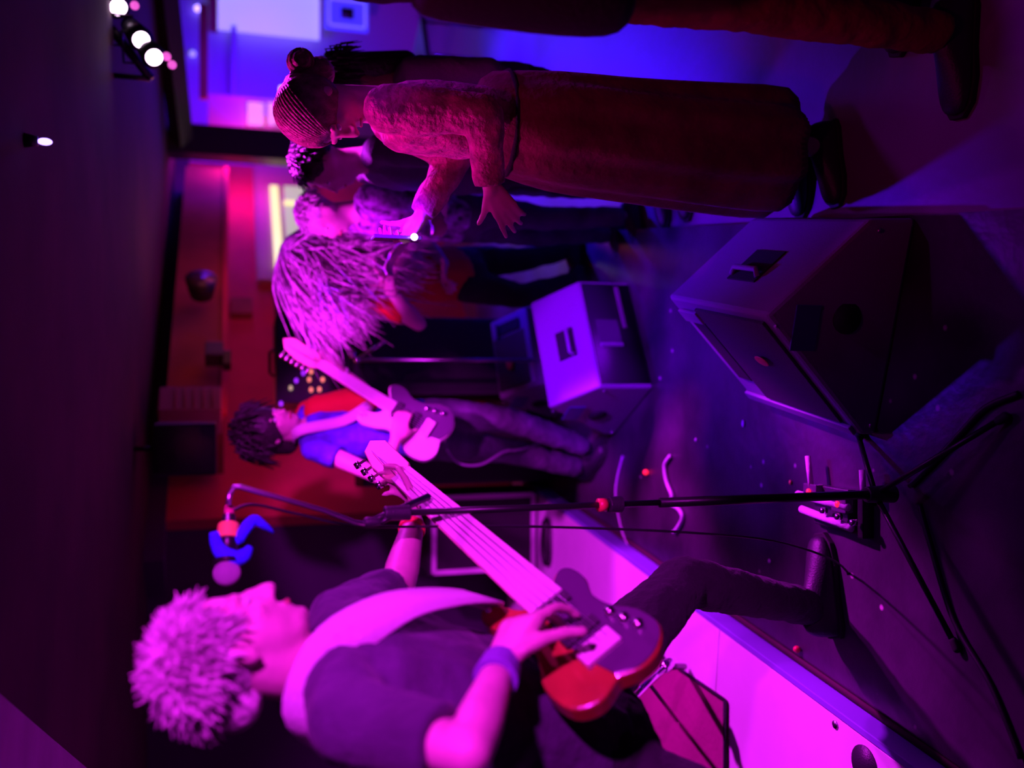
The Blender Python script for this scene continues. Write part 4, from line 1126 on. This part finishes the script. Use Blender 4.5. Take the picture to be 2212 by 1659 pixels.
# ------------------------------------------------------------------ woman in the red dress
J = dict(head=at(700, 238, 2.62), neck=at(812, 225, 2.64), shL=at(842, 235, 2.50), shR=at(848, 262, 2.80), elL=at(1042, 248, 2.44), wrL=at(1060, 405, 2.48),
         elR=at(985, 335, 2.86), wrR=at(908, 468, 2.84), hip=at(1130, 272, 2.63), hipL=at(1150, 265, 2.58), hipR=at(1150, 285, 2.72),
         knL=at(1440, 300, 2.56), knR=at(1440, 320, 2.72), anL=at(1725, 315, 2.56), anR=at(1700, 345, 2.72))
J['anL'].z = J['anR'].z = ZF + 0.09
fw3, hu3 = (-0.72, -0.22, -0.55), (-0.55, 0.0, 0.8)
wm = person('woman', (J['hip'].x, J['hip'].y, ZF), 'person with a hair bun in a long dark red dress, reaching out', J, fw3, hu3, s=0.94, skin='skin', shirt='red_sleeve',
            trousers='black_cloth', hair=None, vox=0.0055, sleeve=1.95, zfloor=ZF, hands=dict(L=dict(d=at(1092, 455, 2.50) - J['wrL'], pn=(.2, .9, -.3), curl=(.3, .35, .4, .45), side=-1), R=dict(d=at(880, 505, 2.84) - J['wrR'], pn=(-.3, -.3, .8), curl=(.7, .8, .8, .8), side=1)),
            footdir=[(-1, -.1), (-1, .1)], fold=0.02, no_trousers=True, arm=1.2)
r_, f_, u_ = face_frame(fw3, hu3)
hc = J['head']
hm = MB(); cc = hc + (f_ * -0.024 + u_ * 0.030) * .94
hm.ell(cc, (0.092, 0.102, 0.096), (r_, f_, u_), 24, 16)
for k in range(26):                                   # combed strands drawn back to the bun
    a_ = -1.25 + 2.5 * k / 25
    pts = []
    for j in range(9):
        b_ = 0.35 + 1.9 * j / 8
        dx, dy, dz = math.sin(a_) * math.sin(b_) * .9 , math.cos(b_), math.sin(b_) * math.cos(a_)
        pts.append(cc + r_ * dx * 0.100 + f_ * dy * 0.104 + u_ * dz * 0.098)
    hm.tube(pts, [0.004, 0.006, 0.006, 0.006, 0.006, 0.006, 0.006, 0.005, 0.003], 6)
hm.cap(cc - f_ * 0.05 - u_ * 0.02, cc - f_ * 0.075 - u_ * 0.085, 0.065, 0.045)
hro = hm.build('hair', M['brown_hair'], wm)
bc = at(650, 135, 2.62)
bm_ = MB().ell(bc, (0.036, 0.036, 0.036))
for k in range(5):
    pts = []
    for j in range(17):
        a_ = 2 * math.pi * j / 16; r0_ = 0.034 * math.cos(-1.0 + .5 * k); h_ = 0.034 * math.sin(-1.0 + .5 * k)
        pts.append(bc + V((math.cos(a_) * r0_, h_, math.sin(a_) * r0_)))
    bm_.tube(pts, 0.0065, 6)
bm_.cap(bc, cc - f_ * 0.02 + u_ * 0.05, 0.024, 0.03)
bm_.build('hair_bun', M['brown_hair'], hro)
# skirt
ax_pts = [(1020, 255, .140, .125), (1090, 268, .150, .135), (1180, 284, .175, .19), (1320, 300, .178, .185), (1480, 315, .195, .17), (1620, 326, .205, .18), (1712, 332, .208, .185)]
rings = []
for i, (x, y, a_, b_) in enumerate(ax_pts):
    c_ = at(x, y, 2.62); c_.z = max(c_.z, ZF + 0.10)
    rg = []
    for k in range(72):
        th = 2 * math.pi * k / 72
        q = 1 + 0.075 * (i / 6.0) * math.sin(9 * th + .6 * math.sin(2 * th) + i * .15) + 0.03 * (i / 6) * math.sin(17 * th)
        rg.append(c_ + V((math.cos(th) * a_ * q, math.sin(th) * b_ * q, 0)))
    rings.append(rg)
sk = MB().loft(rings).build('dress_skirt', M['red_dress'], wm, subd=1)
sm_ = MB().tube([hcc for hcc in rings[1][::4]] + [rings[1][0]], 0.009, 8).build('belt', M['black_cloth'], sk)
# phone
pa_, pb_ = at(812, 522, 2.80), at(900, 508, 2.80)
d_ = (pb_ - pa_).normalized()
t = thing('phone', mid(pa_, pb_), 'slim phone held edge-on in the outstretched hand of the woman in red', 'phone')
ax3 = (frame_of(d_)[0], frame_of(d_)[1], d_)
MB().box(mid(pa_, pb_), (0.012, 0.065, (pb_ - pa_).length + .02), (V((1, 0, 0)), V((0, 1, 0)), V((0, 0, 1)))).build('case', M['dark_lacquer'], t, bevel=0.003)
MB().ell(at(895, 512, 2.74), (0.011, 0.008, 0.011)).build('torch_light', M['led'], t)

# ------------------------------------------------------------------ listeners
def listener(x, y, z0, H, yaw, lab, arms='down', headlean=0.0, **kw):
    J, f, s = standing(x, y, z0, H, yaw, arms, lean=kw.pop('lean', 0.0))
    return person('listener', (x, y, z0), lab, J, f + V((0, 0, -0.15 - headlean)), V((0, 0, 1)) + f * (0.1 + headlean), s=s, zfloor=z0, vox=0.016, group=None, **kw)


listener(1.10, 3.35, ZF, 1.55, math.pi * 0.98, 'person with long dark hair and dull violet top behind the woman in red', shirt='dull_violet', trousers='black_cloth', skin='skin_dark',
         hairkw=dict(locks=500, length=.08, vol=1.1, back=.22, rad=.003, droop=.8), sleeve=1.8)
listener(0.885, 3.66, ZF, 1.64, math.pi * 1.0, 'person in a dark jacket standing between the woman in red and the patterned shirt', shirt='grey_shirt', trousers='black_cloth', sleeve=1.9, arms='folded',
         hairkw=dict(locks=500, length=.05, rad=.003))
listener(0.77, 4.15, ZF, 1.60, math.pi * 1.08, 'person in patterned violet and red shirt in the audience under the lit window', shirt='patterned', trousers='denim', sleeve=1.0, arms='up', hair='grey_hair',
         hairkw=dict(locks=500, length=.03, vol=.98, rad=.003))
# long-haired dancer
J = dict(head=at(672, 560, 4.46), neck=at(775, 590, 4.50), shR=at(800, 560, 4.68), shL=at(812, 640, 4.38), elR=at(925, 530, 4.60), wrR=at(960, 570, 4.45), elL=at(905, 700, 4.30), wrL=at(838, 622, 4.25),
         hip=at(985, 590, 4.62), hipL=at(1005, 615, 4.55), hipR=at(1005, 568, 4.68), knL=at(1130, 640, 4.50), knR=at(1130, 560, 4.66), anL=at(1240, 610, 4.6), anR=at(1240, 540, 4.7))
J['anL'].z = J['anR'].z = 0.09
dn = person('listener', (J['hip'].x, J['hip'].y, 0), 'person with long flying pale hair and red shirt bending towards the stage', J, (-0.85, -0.2, -0.45), (-0.45, 0, 0.85), s=1.02, shirt='red_shirt',
            trousers='black_cloth', hair=None, vox=0.014, sleeve=0.7, footdir=[(-1, -.4), (-1, 0)],
            hands=dict(L=dict(d=at(828, 598, 4.22) - J['wrL'], pn=(-.5, .5, .2), curl=(.1, .15, .3, .4), side=1, spread=.3), R=dict(d=(-1, -.5, .2), pn=(0, 0, -1), side=-1)))
rnd = random.Random(11)
hm = MB(); hc = J['head']
hm.ell(hc + V((.02, .01, .035)), (0.115, 0.115, 0.11), n=22, m=14)
hm.cap(hc + V((0.02, 0, 0)), at(780, 600, 4.42), .115, .10); hm.cap(hc + V((-.02, -.02, 0)), at(745, 668, 4.32), .10, .045)
hm.cap(hc + V((0.05, 0, 0)), at(850, 560, 4.45), .10, .06)
for i in range(1500):
    th = rnd.uniform(0, 6.283); ph = rnd.uniform(-.2, 1.5)
    n_ = V((math.cos(th) * math.cos(ph), math.sin(th) * math.cos(ph), math.sin(ph)))
    p0 = hc + V((.02, .01, .035)) + n_ * .11
    e_ = rnd.choice((at(730, 700, 4.30), at(770, 670, 4.3), at(860, 600, 4.32), at(900, 560, 4.4), at(840, 520, 4.4))) + V((rnd.gauss(0, .09), rnd.gauss(0, .09), rnd.gauss(0, .07)))
    m_ = mid(p0, e_, .45) + n_ * .05
    hm.tube(smooth_path([p0, m_, e_], 4), [.004, .005, .005, .005, .005, .004, .003, .002, .001], 4)
hm.build('hair', M['grey_hair'], dn)

# ------------------------------------------------------------------ person cut by the right edge of the upright picture
J = dict(head=at(520, -160, 2.0), neck=at(660, -160, 2.0), shL=at(730, -110, 1.88), shR=at(720, -170, 2.2), elL=at(1010, -40, 1.86), wrL=at(1230, -50, 1.88), elR=at(1000, -60, 2.3), wrR=at(1200, -60, 2.35),
         hip=at(1180, -130, 2.02), hipL=at(1230, -60, 1.94), hipR=at(1230, -90, 2.12), knL=at(1580, 5, 1.98), knR=at(1500, -60, 2.2), anL=at(1960, 60, 2.0), anR=at(1900, -60, 2.2))
J['anL'].z = J['anR'].z = ZF + .09
person('listener', (J['hip'].x, J['hip'].y, ZF), 'person in black jacket and wide red-brown trousers cut by the picture edge nearest the camera', J, (-0.95, .2, -.1), (0, 0, 1), s=1.05, shirt='black_cloth',
       trousers='brown_cloth', hair='dark_hair', vox=0.010, sleeve=1.95, zfloor=ZF, footdir=[(-1, .1), (-1, .3)], chest_d=.12)
bgc = at(1150, 5, 1.95)
t = thing('shoulder_bag', bgc, 'black shoulder bag at the picture edge against the person in red-brown trousers', 'bag')
rgs = []
for (x, y, a_, b_) in ((885, -15, .02, .02), (900, -10, .07, .05), (1000, -10, .085, .06), (1150, 0, .10, .07), (1280, 12, .10, .07), (1345, 22, .08, .06), (1366, 26, .03, .03)):
    rgs.append(MB().ering(at(x, y - 16, 1.76), V((.98, .2, 0)), V((-.2, .98, 0)), a_ * .82, b_, 24))
MB().loft(rgs).build('pouch', M['black_cloth'], t, subd=1)
MB().tube([at(905, -20, 1.74), at(760, -60, 1.78), at(700, -120, 1.9)], .012, 8).build('strap', M['black_cloth'], t)
# dark chairs at the edge of the audience floor
def chair(x, y, yaw, lab):
    t = thing('chair', (x, y, ZF), lab, 'chair'); ca, sa = math.cos(yaw), math.sin(yaw)
    Q = lambda a_, b_, c_: V((x + a_ * ca - b_ * sa, y + a_ * sa + b_ * ca, ZF + c_)); axx = (V((ca, sa, 0)), V((-sa, ca, 0)), V((0, 0, 1)))
    MB().box(Q(0, 0, .455), (.42, .42, .04), axx).build('seat', M['black_plastic'], t, bevel=.01)
    MB().box(Q(0, .205, .74), (.38, .025, .28), axx).build('backrest', M['black_plastic'], t, bevel=.01)
    for a_ in (-.18, .18):
        MB().tube([Q(a_, -.18, .44), Q(a_, -.19, 0)], .013, 10).build('leg', M['steel'], t)
        MB().tube([Q(a_, .20, .85), Q(a_, .18, .44), Q(a_, .20, 0)], .013, 10).build('leg', M['steel'], t)


chair(2.55, 7.1, .5, 'dark chair at the far end of the blue-lit audience floor, by the picture edge')
chair(2.95, 6.2, -.4, 'dark chair on the blue-lit floor nearer the camera than the other chair')
